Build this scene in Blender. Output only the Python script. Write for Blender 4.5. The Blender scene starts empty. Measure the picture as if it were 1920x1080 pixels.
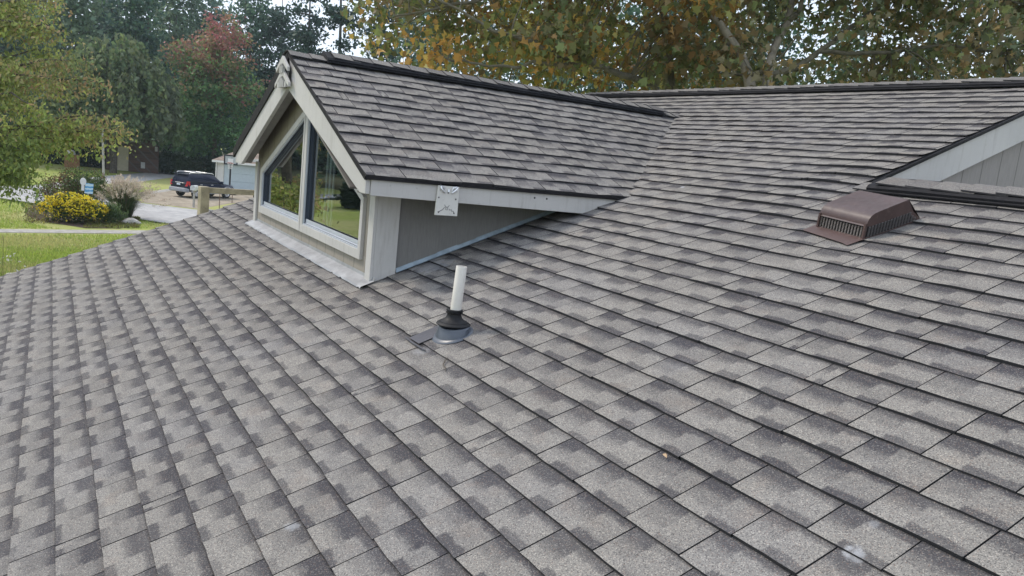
import bpy, math, random
import numpy as np
from mathutils import Vector, Matrix

random.seed(7)
RNG = np.random.default_rng(7)
SC = bpy.context.scene
COL = SC.collection
R = math.radians

# ------------------------------------------------------------------ camera
CAM = np.array([4.3935, -1.6653, 0.8098])
FW = np.array([-0.84466471, 0.51087777, -0.15982936])
RT = np.array([0.50022985, 0.85961662, 0.10406426])
UP = np.array([-0.1905561, -0.00794799, 0.98164413])
FPX = 1460.7
cd = bpy.data.cameras.new('camera')
cd.sensor_fit = 'HORIZONTAL'
cd.sensor_width = 36.0
cd.lens = FPX / 1920 * 36
cd.clip_start = 0.05
cd.clip_end = 2000
cam = bpy.data.objects.new('camera', cd)
COL.objects.link(cam)
cam.matrix_world = Matrix(((RT[0], UP[0], -FW[0], CAM[0]), (RT[1], UP[1], -FW[1], CAM[1]),
                           (RT[2], UP[2], -FW[2], CAM[2]), (0, 0, 0, 1)))
SC.camera = cam

# ------------------------------------------------------------------ light
SUN_EL, SUN_AZ = R(48), R(232)          # azimuth: 0 = +y, clockwise
sd = Vector((math.sin(SUN_AZ) * math.cos(SUN_EL), math.cos(SUN_AZ) * math.cos(SUN_EL), math.sin(SUN_EL)))
ld = bpy.data.lights.new('sun', 'SUN')
ld.energy = 1.9
ld.angle = R(12)
ld.color = (1.0, 0.91, 0.79)
sun = bpy.data.objects.new('sun', ld)
COL.objects.link(sun)
sun.rotation_euler = sd.to_track_quat('Z', 'Y').to_euler()

wd = bpy.data.worlds.new('World')
SC.world = wd
wd.use_nodes = True
nt = wd.node_tree
nt.nodes.clear()
o_ = nt.nodes.new('ShaderNodeOutputWorld')
bg = nt.nodes.new('ShaderNodeBackground')
bg.inputs['Strength'].default_value = 0.1
sky = nt.nodes.new('ShaderNodeTexSky')
sky.sky_type = 'NISHITA'
sky.sun_disc = False
sky.sun_elevation = SUN_EL
sky.sun_rotation = SUN_AZ
tc = nt.nodes.new('ShaderNodeTexCoord')
cn = nt.nodes.new('ShaderNodeTexNoise')
cn.inputs['Scale'].default_value = 2.5
cn.inputs['Detail'].default_value = 5
cr = nt.nodes.new('ShaderNodeMapRange')
cr.inputs['From Min'].default_value = 0.3
cr.inputs['From Max'].default_value = 0.62
cr.inputs['To Min'].default_value = 0.55
cr.inputs['To Max'].default_value = 0.95
mx = nt.nodes.new('ShaderNodeMix')
mx.data_type = 'RGBA'
mx.inputs['B'].default_value = (8.7, 9.6, 11.1, 1)
nt.links.new(tc.outputs['Generated'], cn.inputs['Vector'])
nt.links.new(cn.outputs['Fac'], cr.inputs['Value'])
nt.links.new(cr.outputs['Result'], mx.inputs['Factor'])
nt.links.new(sky.outputs['Color'], mx.inputs['A'])
nt.links.new(mx.outputs['Result'], bg.inputs['Color'])
nt.links.new(bg.outputs['Background'], o_.inputs['Surface'])

SC.view_settings.view_transform = 'Standard'
SC.view_settings.look = 'None'
SC.view_settings.exposure = 0.5
SC.view_settings.gamma = 1.0
SC.view_settings.use_curve_mapping = False
SC.render.engine = 'CYCLES'
SC.cycles.max_bounces = 8
SC.cycles.transparent_max_bounces = 8

# ------------------------------------------------------------------ helpers
GZ = -3.7                                # ground height
TH = 0.37495                             # slope of the main roof
TT, CC, SS = math.tan(TH), math.cos(TH), math.sin(TH)


def ray(px, py):
    return FW + RT * (px - 960) / FPX - UP * (py - 540) / FPX


def at(px, py, dist):
    """point in the direction of a pixel, at a horizontal distance"""
    v = ray(px, py)
    return CAM + v * dist / math.hypot(v[0], v[1])


def gp(px, py, dz=0.0):
    """point on the ground plane"""
    v = ray(px, py)
    k = (GZ + dz - CAM[2]) / v[2]
    return CAM + v * k


def gd(px, dist, py=320):
    """ground point below a pixel column, at a horizontal distance"""
    q = at(px, py, dist)
    return np.array([q[0], q[1], GZ])


def tag(o, label=None, cat=None, group=None, kind=None):
    if label: o['label'] = label
    if cat: o['category'] = cat
    if group: o['group'] = group
    if kind: o['kind'] = kind
    return o


def empty(name, loc, rz=0.0, label=None, cat=None, group=None):
    o = bpy.data.objects.new(name, None)
    COL.objects.link(o)
    o.location = Vector(loc)
    o.rotation_euler = (0, 0, rz)
    o.empty_display_size = 0.2
    return tag(o, label, cat, group)


class MB:
    """collects polygons and links them as one mesh object"""
    def __init__(s):
        s.v, s.f, s.m = [], [], []

    def add(s, vs, fs, mi=0):
        b = len(s.v)
        s.v += [tuple(map(float, q)) for q in vs]
        for f in fs:
            s.f.append([b + i for i in f])
            s.m.append(mi)

    def box(s, a, b, mi=0, M=None):
        x0, y0, z0 = a
        x1, y1, z1 = b
        vs = [(x0, y0, z0), (x1, y0, z0), (x1, y1, z0), (x0, y1, z0), (x0, y0, z1), (x1, y0, z1), (x1, y1, z1), (x0, y1, z1)]
        if M is not None: vs = [M @ Vector(q) for q in vs]
        s.add(vs, [(0, 3, 2, 1), (4, 5, 6, 7), (0, 1, 5, 4), (1, 2, 6, 5), (2, 3, 7, 6), (3, 0, 4, 7)], mi)

    def prism(s, pts, d, mi=0):
        """polygon pts (3-D, planar) pushed by vector d"""
        n = len(pts)
        d = np.array(d, float)
        vs = [np.array(q, float) for q in pts]
        vs = vs + [q + d for q in vs]
        nrm = np.cross(np.array(pts[1]) - np.array(pts[0]), np.array(pts[2]) - np.array(pts[1]))
        fs = [tuple(range(n)), tuple(range(2 * n - 1, n - 1, -1))]
        fs += [((i + 1) % n, i, n + i, n + (i + 1) % n) for i in range(n)]
        if np.dot(nrm, d) > 0: fs = [tuple(reversed(f)) for f in fs]
        s.add(vs, fs, mi)

    def tube(s, pts, rad, n=8, mi=0, cap=True):
        pts = [np.array(q, float) for q in pts]
        if not hasattr(rad, '__len__'): rad = [rad] * len(pts)
        vs, fs = [], []
        ref = np.array([0.31, 0.17, 0.93])
        for i, q in enumerate(pts):
            t = pts[min(i + 1, len(pts) - 1)] - pts[max(i - 1, 0)]
            t = t / (np.linalg.norm(t) + 1e-9)
            a = np.cross(t, ref)
            if np.linalg.norm(a) < 0.05: a = np.cross(t, [1, 0, 0])
            a /= np.linalg.norm(a)
            b = np.cross(t, a)
            for k in range(n):
                w = 2 * math.pi * k / n
                vs.append(q + rad[i] * (a * math.cos(w) + b * math.sin(w)))
        for i in range(len(pts) - 1):
            for k in range(n):
                k2 = (k + 1) % n
                fs.append((i * n + k, i * n + k2, (i + 1) * n + k2, (i + 1) * n + k))
        if cap:
            fs.append(tuple(range(n - 1, -1, -1)))
            fs.append(tuple((len(pts) - 1) * n + k for k in range(n)))
        s.add(vs, fs, mi)

    def lathe(s, prof, n=20, mi=0, M=None, sx=1, sy=1):
        """prof: (radius, z) pairs"""
        vs, fs = [], []
        for r, z in prof:
            for k in range(n):
                w = 2 * math.pi * k / n
                q = Vector((r * math.cos(w) * sx, r * math.sin(w) * sy, z))
                vs.append(M @ q if M is not None else q)
        for i in range(len(prof) - 1):
            for k in range(n):
                k2 = (k + 1) % n
                fs.append((i * n + k, i * n + k2, (i + 1) * n + k2, (i + 1) * n + k))
        s.add(vs, fs, mi)

    def build(s, name, mats, parent=None, smooth=False, loc=None, bevel=0, seg=2):
        me = bpy.data.meshes.new(name)
        off = np.zeros(3)
        if parent is not None and loc is None:
            p = parent
            off = np.array(p.location) if p.type == 'EMPTY' else np.array(p.get('_o', (0, 0, 0)))
        if loc is not None: off = np.array(loc, float)
        me.from_pydata([tuple(np.array(q) - off) for q in s.v], [], s.f)
        if not isinstance(mats, (list, tuple)): mats = [mats]
        for m in mats: me.materials.append(m)
        me.polygons.foreach_set('material_index', s.m)
        if smooth: me.polygons.foreach_set('use_smooth', [True] * len(s.f))
        me.update()
        o = bpy.data.objects.new(name, me)
        COL.objects.link(o)
        if bevel:
            md = o.modifiers.new('bevel', 'BEVEL')
            md.width = bevel
            md.segments = seg
            md.limit_method = 'ANGLE'
        if smooth:
            me.set_sharp_from_angle(angle=R(38))
        if parent is not None:
            o.parent = parent
        elif loc is not None:
            o.location = Vector(loc)
        return o


# ------------------------------------------------------------------ materials
def newmat(name):
    m = bpy.data.materials.new(name)
    m.use_nodes = True
    t = m.node_tree
    t.nodes.clear()
    out = t.nodes.new('ShaderNodeOutputMaterial')
    b = t.nodes.new('ShaderNodeBsdfPrincipled')
    t.links.new(b.outputs['BSDF'], out.inputs['Surface'])
    return m, t, b, out


class NT:
    def __init__(s, t): s.t = t

    def n(s, typ, **kw):
        q = s.t.nodes.new(typ)
        for k, v in kw.items(): setattr(q, k, v)
        return q

    def put(s, sock, v):
        if isinstance(v, (int, float)): sock.default_value = v
        elif isinstance(v, (tuple, list)): sock.default_value = tuple(v) + ((1,) if len(v) == 3 and len(sock.default_value) == 4 else ())
        else: s.t.links.new(v, sock)

    def math(s, op, a, b=0.0, c=0.0, clamp=False):
        q = s.n('ShaderNodeMath', operation=op, use_clamp=clamp)
        s.put(q.inputs[0], a); s.put(q.inputs[1], b); s.put(q.inputs[2], c)
        return q.outputs[0]

    def step(s, v, lo, hi, a=0.0, b=1.0):
        q = s.n('ShaderNodeMapRange', interpolation_type='SMOOTHSTEP')
        s.put(q.inputs['Value'], v); s.put(q.inputs['From Min'], lo); s.put(q.inputs['From Max'], hi)
        s.put(q.inputs['To Min'], a); s.put(q.inputs['To Max'], b)
        return q.outputs['Result']

    def mix(s, f, a, b, blend='MIX'):
        q = s.n('ShaderNodeMix', data_type='RGBA', blend_type=blend)
        s.put(q.inputs['Factor'], f); s.put(q.inputs['A'], a); s.put(q.inputs['B'], b)
        return q.outputs['Result']

    def noise(s, vec, scale, detail=2.0, rough=0.5, dist=0.0):
        q = s.n('ShaderNodeTexNoise')
        s.put(q.inputs['Vector'], vec)
        q.inputs['Scale'].default_value = scale
        q.inputs['Detail'].default_value = detail
        q.inputs['Roughness'].default_value = rough
        q.inputs['Distortion'].default_value = dist
        return q.outputs['Fac']

    def obj(s): return s.n('ShaderNodeTexCoord').outputs['Object']

    def bump(s, h, strength, dist):
        q = s.n('ShaderNodeBump')
        s.put(q.inputs['Height'], h)
        q.inputs['Strength'].default_value = strength
        q.inputs['Distance'].default_value = dist
        return q.outputs['Normal']


def plain(name, col, rough=0.6, metal=0.0, var=0.12, scale=6.0, bump=0.0, bscale=60.0, dirt=None, spec=0.5):
    m, t, b, _ = newmat(name)
    g = NT(t)
    ob = g.obj()
    f = g.noise(ob, scale, 4, 0.6)
    c = g.mix(g.step(f, 0.3, 0.7), tuple(x * (1 - var) for x in col), tuple(min(1, x * (1 + var)) for x in col))
    if dirt is not None:
        f2 = g.noise(ob, scale * 3.1, 5, 0.7)
        c = g.mix(g.step(f2, 0.56, 0.72, 0, 0.7), c, dirt)
    g.put(b.inputs['Base Color'], c)
    f3 = g.noise(ob, scale * 5, 3)
    g.put(b.inputs['Roughness'], g.step(f3, 0.2, 0.8, max(0.02, rough - 0.08), min(1, rough + 0.08)))
    b.inputs['Metallic'].default_value = metal
    b.inputs['Specular IOR Level'].default_value = spec
    if bump: g.put(b.inputs['Normal'], g.bump(g.noise(ob, bscale, 4), bump, 0.01))
    return m


def shingle_mat(name, blocks=True):
    m, t, b, _ = newmat(name)
    g = NT(t)
    ob = g.obj()
    at_ = g.n('ShaderNodeAttribute', attribute_name='tab')
    sp = g.n('ShaderNodeSeparateColor')
    t.links.new(at_.outputs['Color'], sp.inputs['Color'])
    r1, r2, r3 = sp.outputs[0], sp.outputs[1], sp.outputs[2]
    uvn = g.n('ShaderNodeUVMap', uv_map='UVMap')
    sx = g.n('ShaderNodeSeparateXYZ')
    t.links.new(uvn.outputs['UV'], sx.inputs['Vector'])
    nA = g.math('SUBTRACT', g.noise(ob, 22, 3), 0.5)
    nB = g.math('SUBTRACT', g.noise(ob, 260, 2, 0.7), 0.5)
    u = g.math('ADD', sx.outputs[0], g.math('ADD', g.math('MULTIPLY', nA, 0.10), g.math('MULTIPLY', nB, 0.07)))
    v = g.math('ADD', sx.outputs[1], g.math('ADD', g.math('MULTIPLY', nA, 0.22), g.math('MULTIPLY', nB, 0.16)))
    if blocks:
        um = g.math('MULTIPLY_ADD', r1, 0.3, 0.36)
        A = g.step(g.math('SUBTRACT', um, u), -0.02, 0.02)
        j2 = g.math('MULTIPLY_ADD', r2, 0.30, -0.15)
        j3 = g.math('MULTIPLY_ADD', r3, 0.24, -0.12)
        vj2 = g.math('ADD', v, j2)
        vj3 = g.math('ADD', v, j3)
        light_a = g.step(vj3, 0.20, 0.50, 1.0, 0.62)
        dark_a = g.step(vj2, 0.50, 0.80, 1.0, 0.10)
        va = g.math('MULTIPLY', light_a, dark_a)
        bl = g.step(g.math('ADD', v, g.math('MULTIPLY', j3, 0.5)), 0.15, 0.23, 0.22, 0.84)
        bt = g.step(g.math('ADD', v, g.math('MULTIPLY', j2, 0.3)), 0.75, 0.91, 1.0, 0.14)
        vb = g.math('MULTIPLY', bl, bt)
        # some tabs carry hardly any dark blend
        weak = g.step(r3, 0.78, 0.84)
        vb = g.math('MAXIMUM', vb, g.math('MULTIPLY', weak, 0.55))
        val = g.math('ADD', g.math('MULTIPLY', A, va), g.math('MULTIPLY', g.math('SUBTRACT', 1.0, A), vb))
    else:
        val = g.math('MULTIPLY_ADD', r1, 0.3, 0.45)
    # whole-tab tone
    val = g.math('MULTIPLY_ADD', g.math('SUBTRACT', g.math('FRACT', g.math('MULTIPLY', r1, 7.31)), 0.5), 0.30, val)
    wide = g.noise(ob, 1.6, 3)
    val = g.math('ADD', val, g.math('MULTIPLY', g.math('SUBTRACT', wide, 0.5), 0.30), clamp=True)
    c = g.mix(val, (0.055, 0.053, 0.059), (0.234, 0.221, 0.203))
    c = g.mix(g.step(sx.outputs[1], 0.955, 0.985, 0, 0.55), c, (0.028, 0.027, 0.031))  # printed shadow band, deepened: contact shade below each butt put into the colour
    # mineral granules
    vo = g.n('ShaderNodeTexVoronoi')
    t.links.new(ob, vo.inputs['Vector'])
    vo.inputs['Scale'].default_value = 370
    sv = g.n('ShaderNodeSeparateColor')
    t.links.new(vo.outputs['Color'], sv.inputs['Color'])
    c = g.mix(g.step(sv.outputs[0], 0.74, 0.99, 0, 0.55), c, g.mix(0.55, (0.44, 0.405, 0.35), g.mix(1.0, c, (2.4, 2.35, 2.25), 'MULTIPLY')))
    c = g.mix(g.step(sv.outputs[1], 0.60, 0.97, 0, 0.66), c, (0.040, 0.037, 0.041))
    c = g.mix(g.step(sv.outputs[2], 0.94, 0.97, 0, 0.30), c, (0.30, 0.19, 0.14))
    tint = g.noise(ob, 2.1, 3)
    c = g.mix(g.step(tint, 0.42, 0.68, 0.0, 0.30), c, g.mix(1.0, c, (0.95, 0.99, 1.10), 'MULTIPLY'))
    c = g.mix(g.step(g.noise(ob, 7.0, 3), 0.55, 0.72, 0.0, 0.3), c, g.mix(1.0, c, (1.12, 0.99, 0.90), 'MULTIPLY'))
    stain = g.step(g.noise(ob, 3.3, 5, 0.65), 0.60, 0.78, 0, 0.30)
    c = g.mix(stain, c, (0.19, 0.19, 0.20))
    for (px_, py_, rad_, amt_) in ((1605, 1042, 0.034, 0.6), (1590, 1034, 0.02, 0.6), (548, 990, 0.03, 0.45), (812, 500, 0.16, 0.40), (1640, 985, 0.02, 0.3), (790, 660, 0.05, 0.3), (1280, 352, 0.02, 0.9)):
        v_ = ray(px_, py_)
        k_ = (CAM[1] * TT - CAM[2]) / (v_[2] - v_[1] * TT)
        q_ = CAM + v_ * k_
        vs_ = g.n('ShaderNodeVectorMath', operation='DISTANCE')
        t.links.new(ob, vs_.inputs[0])
        vs_.inputs[1].default_value = (q_[0], q_[1], q_[2] - GZ)
        d_ = g.math('ADD', vs_.outputs['Value'], g.math('MULTIPLY', g.math('SUBTRACT', g.noise(ob, 28, 4, 0.7), 0.5), rad_ * 2.2))
        c = g.mix(g.step(d_, rad_ * 0.3, rad_, amt_, 0.0), c, (0.40, 0.41, 0.43))
    g.put(b.inputs['Base Color'], c)
    b.inputs['Roughness'].default_value = 0.92
    b.inputs['Specular IOR Level'].default_value = 0.25
    h = g.math('ADD', g.math('MULTIPLY', vo.outputs['Distance'], -0.8), g.math('MULTIPLY', g.noise(ob, 60, 3), 0.6))
    g.put(b.inputs['Normal'], g.bump(h, 0.55, 0.003))
    return m


def leaf_mat(name, trans=0.3, rough=0.5):
    m, t, b, out = newmat(name)
    g = NT(t)
    a = g.n('ShaderNodeAttribute', attribute_name='Col')
    t.links.new(a.outputs['Color'], b.inputs['Base Color'])
    b.inputs['Roughness'].default_value = rough
    b.inputs['Specular IOR Level'].default_value = 0.35
    tr = g.n('ShaderNodeBsdfTranslucent')
    t.links.new(a.outputs['Color'], tr.inputs['Color'])
    ms = g.n('ShaderNodeMixShader')
    ms.inputs[0].default_value = trans
    t.links.new(b.outputs['BSDF'], ms.inputs[1])
    t.links.new(tr.outputs['BSDF'], ms.inputs[2])
    t.links.new(ms.outputs[0], out.inputs['Surface'])
    return m


def siding_mat(name, col, axis, spacing=0.2, off=0.0, gd_=0.55, bs_=0.6):
    """painted plywood siding with vertical grooves"""
    m, t, b, _ = newmat(name)
    g = NT(t)
    ob = g.obj()
    sx = g.n('ShaderNodeSeparateXYZ')
    t.links.new(ob, sx.inputs['Vector'])
    q = g.math('FRACT', g.math('MULTIPLY_ADD', sx.outputs[axis], 1 / spacing, 50 + off))
    d = g.math('ABSOLUTE', g.math('SUBTRACT', q, 0.5))
    groove = g.step(d, 0.012, 0.03)
    mp = g.n('ShaderNodeMapping')
    mp.inputs['Scale'].default_value = (30, 30, 3)
    t.links.new(ob, mp.inputs['Vector'])
    gr = g.noise(mp.outputs['Vector'], 4, 5, 0.6)
    c = g.mix(g.step(gr, 0.3, 0.7), tuple(x * 0.9 for x in col), tuple(x * 1.07 for x in col))
    c = g.mix(groove, tuple(x * gd_ for x in col), c)
    c = g.mix(g.step(g.noise(ob, 5, 5, 0.7), 0.55, 0.75, 0, 0.35), c, tuple(x * 0.8 for x in col))
    g.put(b.inputs['Base Color'], c)
    b.inputs['Roughness'].default_value = 0.75
    h = g.math('ADD', g.math('MULTIPLY', groove, 1.0), g.math('MULTIPLY', gr, 0.15))
    g.put(b.inputs['Normal'], g.bump(h, bs_, 0.004))
    return m


def ground_mat(name, cols, scales, bump=0.5, bscale=30, bdist=0.05, rough=0.95):
    m, t, b, _ = newmat(name)
    g = NT(t)
    ob = g.obj()
    c = cols[0]
    for cc, s in zip(cols[1:], scales):
        f = g.noise(ob, s, 5, 0.65)
        c = g.mix(g.step(f, 0.38, 0.62), c, cc)
    g.put(b.inputs['Base Color'], c)
    b.inputs['Roughness'].default_value = rough
    b.inputs['Specular IOR Level'].default_value = 0.15
    g.put(b.inputs['Normal'], g.bump(g.noise(ob, bscale, 5, 0.7), bump, bdist))
    return m


M = {}
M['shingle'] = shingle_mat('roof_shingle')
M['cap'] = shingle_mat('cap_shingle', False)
M['edge'] = plain('shingle_edge', (0.022, 0.022, 0.026), 0.9)
M['under'] = plain('slat_gap_shade', (0.03, 0.03, 0.033), 0.9)
M['trim'] = plain('trim_paint', (0.47, 0.455, 0.445), 0.55, var=0.05, scale=4, dirt=(0.41, 0.395, 0.38), bump=0.10, bscale=40)
m_, t_, b_, _ = newmat('trim_paint')
g = NT(t_)
ob_ = g.obj()
mp_ = g.n('ShaderNodeMapping')
mp_.inputs['Scale'].default_value = (9, 9, 1.2)
t_.links.new(ob_, mp_.inputs['Vector'])
st_ = g.noise(mp_.outputs['Vector'], 3.0, 6, 0.65)
mp2 = g.n('ShaderNodeMapping')
mp2.inputs['Scale'].default_value = (6, 6, 60)
t_.links.new(ob_, mp2.inputs['Vector'])
gr_ = g.noise(mp2.outputs['Vector'], 3.0, 4, 0.6)
c_ = g.mix(g.step(g.noise(ob_, 2.3, 4), 0.35, 0.65), (0.455, 0.442, 0.430), (0.500, 0.485, 0.470))
c_ = g.mix(g.step(st_, 0.50, 0.74, 0, 0.55), c_, (0.33, 0.31, 0.285))
c_ = g.mix(g.step(g.noise(ob_, 45, 3, 0.7), 0.66, 0.74, 0, 0.6), c_, (0.26, 0.245, 0.225))
c_ = g.mix(g.step(gr_, 0.45, 0.75, 0, 0.15), c_, (0.38, 0.365, 0.35))
g.put(b_.inputs['Base Color'], c_)
b_.inputs['Roughness'].default_value = 0.6
g.put(b_.inputs['Normal'], g.bump(g.math('ADD', gr_, st_), 0.18, 0.004))
M['trim'] = m_
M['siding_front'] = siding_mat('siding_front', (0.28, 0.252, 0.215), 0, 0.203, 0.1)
M['siding_side_shaded'] = siding_mat('siding_side_shaded', (0.185, 0.178, 0.170), 1, 0.203, 0.4, 0.93, 0.12)  # cheeks lie in shade: that shade is put into the darker colour
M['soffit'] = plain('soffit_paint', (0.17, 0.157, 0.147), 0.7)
M['black_vinyl'] = plain('black_vinyl', (0.011, 0.011, 0.014), 0.75, bump=0.2, bscale=25, spec=0.25)
M['drip'] = plain('drip_metal', (0.011, 0.010, 0.012), 0.7, spec=0.25)
M['galv'] = plain('galvanised', (0.31, 0.315, 0.33), 0.5, 0.25, 0.16, 9, dirt=(0.21, 0.212, 0.23), bump=0.25, bscale=14)
M['galv_blue'] = plain('galvanised_step', (0.27, 0.33, 0.38), 0.5, 0.3, 0.18, 14, dirt=(0.17, 0.21, 0.25))
M['sash'] = plain('vinyl_sash', (0.42, 0.45, 0.50), 0.4, var=0.05)
M['sash_dark'] = plain('sash_gasket', (0.030, 0.042, 0.068), 0.4)
M['interior'] = plain('interior_paint', (0.055, 0.055, 0.058), 0.9)
M['blind'] = plain('blind_fabric', (0.42, 0.45, 0.46), 0.8)
M['pvc'] = plain('pvc_pipe', (0.60, 0.57, 0.525), 0.45, var=0.05, scale=9, dirt=(0.46, 0.44, 0.41))
M['rubber'] = plain('rubber_boot', (0.011, 0.011, 0.013), 0.6, spec=0.3, bump=0.2, bscale=40)
M['boot_grey'] = plain('boot_plastic', (0.070, 0.082, 0.105), 0.36, var=0.08, scale=12)
M['lead'] = plain('flashing_grey', (0.075, 0.075, 0.088), 0.5, 0.2, bump=0.2, bscale=30)
M['brown_metal'] = plain('brown_metal', (0.070, 0.043, 0.040), 0.36, 0.0, 0.16, 7, dirt=(0.115, 0.080, 0.072), bump=0.08, bscale=12)
M['brown_dark'] = plain('brown_shadow_gap', (0.016, 0.012, 0.012), 0.7)
M['louver'] = plain('louver_fins', (0.10, 0.09, 0.088), 0.5, 0.1)
M['grime'] = plain('bare_wood', (0.20, 0.15, 0.10), 0.9)
M['wall'] = siding_mat('house_siding', (0.335, 0.305, 0.265), 0, 0.203)
M['leaf_near'] = leaf_mat('broad_leaf', 0.5, 0.5)
M['leaf'] = leaf_mat('small_leaf', 0.5, 0.5)
M['leaf_far'] = leaf_mat('far_leaf', 0.35, 0.6)
M['petal'] = leaf_mat('petal', 0.25, 0.6)
M['bark'] = plain('grey_bark', (0.095, 0.08, 0.065), 0.95, var=0.35, scale=7, bump=0.8, bscale=16)
M['bark_pine'] = plain('pine_bark', (0.085, 0.075, 0.075), 0.95, var=0.3, scale=3, bump=0.8, bscale=6)
M['bark_pale'] = plain('mottled_bark', (0.25, 0.222, 0.175), 0.9, var=0.4, scale=5, dirt=(0.19, 0.165, 0.12), bump=0.4, bscale=20)
M['bark_limb'] = plain('limb_bark', (0.125, 0.115, 0.082), 0.95, var=0.35, scale=8, dirt=(0.12, 0.105, 0.075), bump=0.5, bscale=25)
M['lawn'] = ground_mat('lawn_grass', [(0.300, 0.360, 0.078), (0.348, 0.408, 0.102), (0.240, 0.306, 0.066), (0.396, 0.396, 0.156)], [0.35, 1.3, 0.13], 0.9, 16, 0.08)
M['litter'] = ground_mat('leaf_litter', [(0.075, 0.085, 0.03), (0.11, 0.085, 0.05), (0.05, 0.06, 0.025)], [0.3, 1.2], 0.9, 9, 0.08)
M['concrete'] = ground_mat('street_concrete', [(0.40, 0.39, 0.385), (0.46, 0.45, 0.44), (0.35, 0.345, 0.345)], [0.3, 2.0], 0.3, 60, 0.01)
M['walk'] = ground_mat('walk_concrete', [(0.36, 0.34, 0.31), (0.42, 0.40, 0.37), (0.29, 0.275, 0.25)], [0.6, 4.0], 0.3, 60, 0.01)
M['drive'] = ground_mat('driveway_gravel', [(0.33, 0.28, 0.215), (0.39, 0.335, 0.265), (0.27, 0.23, 0.18)], [0.25, 1.6], 0.5, 30, 0.02)
M['mulch'] = ground_mat('bark_mulch', [(0.115, 0.080, 0.062), (0.16, 0.115, 0.085), (0.075, 0.055, 0.045)], [3.0, 9.0], 1.0, 22, 0.06)

# ------------------------------------------------------------------ house numbers
EX = 0.143                                # exposed height of a course
XL, XR = -4.519, 7.6                      # rake end / beyond the camera
XG = 1.5854                               # gable end of the upper part
HM = 1.7585                               # ridge height
S_RIDGE = HM / SS
S_LOW = 2.42                              # lower ridge, along the slope
S_EAVE = -3.35
W = 3.1288
HE, HR, OX, OY = 0.6531, 1.4237, 0.2625, 0.155
XC = -W / 2
DM = (HR - HE) / (OX - XC)                # slope of the dormer roof
DTH = math.atan(DM)
DC, DS = math.cos(DTH), math.sin(DTH)


def wave(u, k):
    return (math.sin(u * 5.1 + k * 2.37) + 0.7 * math.sin(u * 11.7 + k * 5.1) + 0.5 * math.sin(u * 23.3 + k * 1.3)) / 2.2


def clip_half(poly, a, b, keep_left):
    """clip a polygon of (u,s) points by the line a->b"""
    out = []
    n = len(poly)
    dx, dy = b[0] - a[0], b[1] - a[1]

    def side(q):
        c = dx * (q[1] - a[1]) - dy * (q[0] - a[0])
        return c if keep_left else -c
    for i in range(n):
        p, q = poly[i], poly[(i + 1) % n]
        sp, sq = side(p), side(q)
        if sp >= 0: out.append(p)
        if (sp > 0 and sq < 0) or (sp < 0 and sq > 0):
            k = sp / (sp - sq)
            out.append((p[0] + (q[0] - p[0]) * k, p[1] + (q[1] - p[1]) * k))
    return out if len(out) >= 3 else None


def subtract(poly, block):
    """polygon minus a convex counter-clockwise block: list of polygons"""
    res, cur = [], poly
    n = len(block)
    xs = [q[0] for q in poly]; ys = [q[1] for q in poly]
    if max(xs) < min(q[0] for q in block) or min(xs) > max(q[0] for q in block) or \
       max(ys) < min(q[1] for q in block) or min(ys) > max(q[1] for q in block): return [poly]
    for i in range(n):
        a, b = block[i], block[(i + 1) % n]
        o = clip_half(cur, a, b, False)
        if o: res.append(o)
        cur = clip_half(cur, a, b, True)
        if not cur: break
    return res


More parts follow.
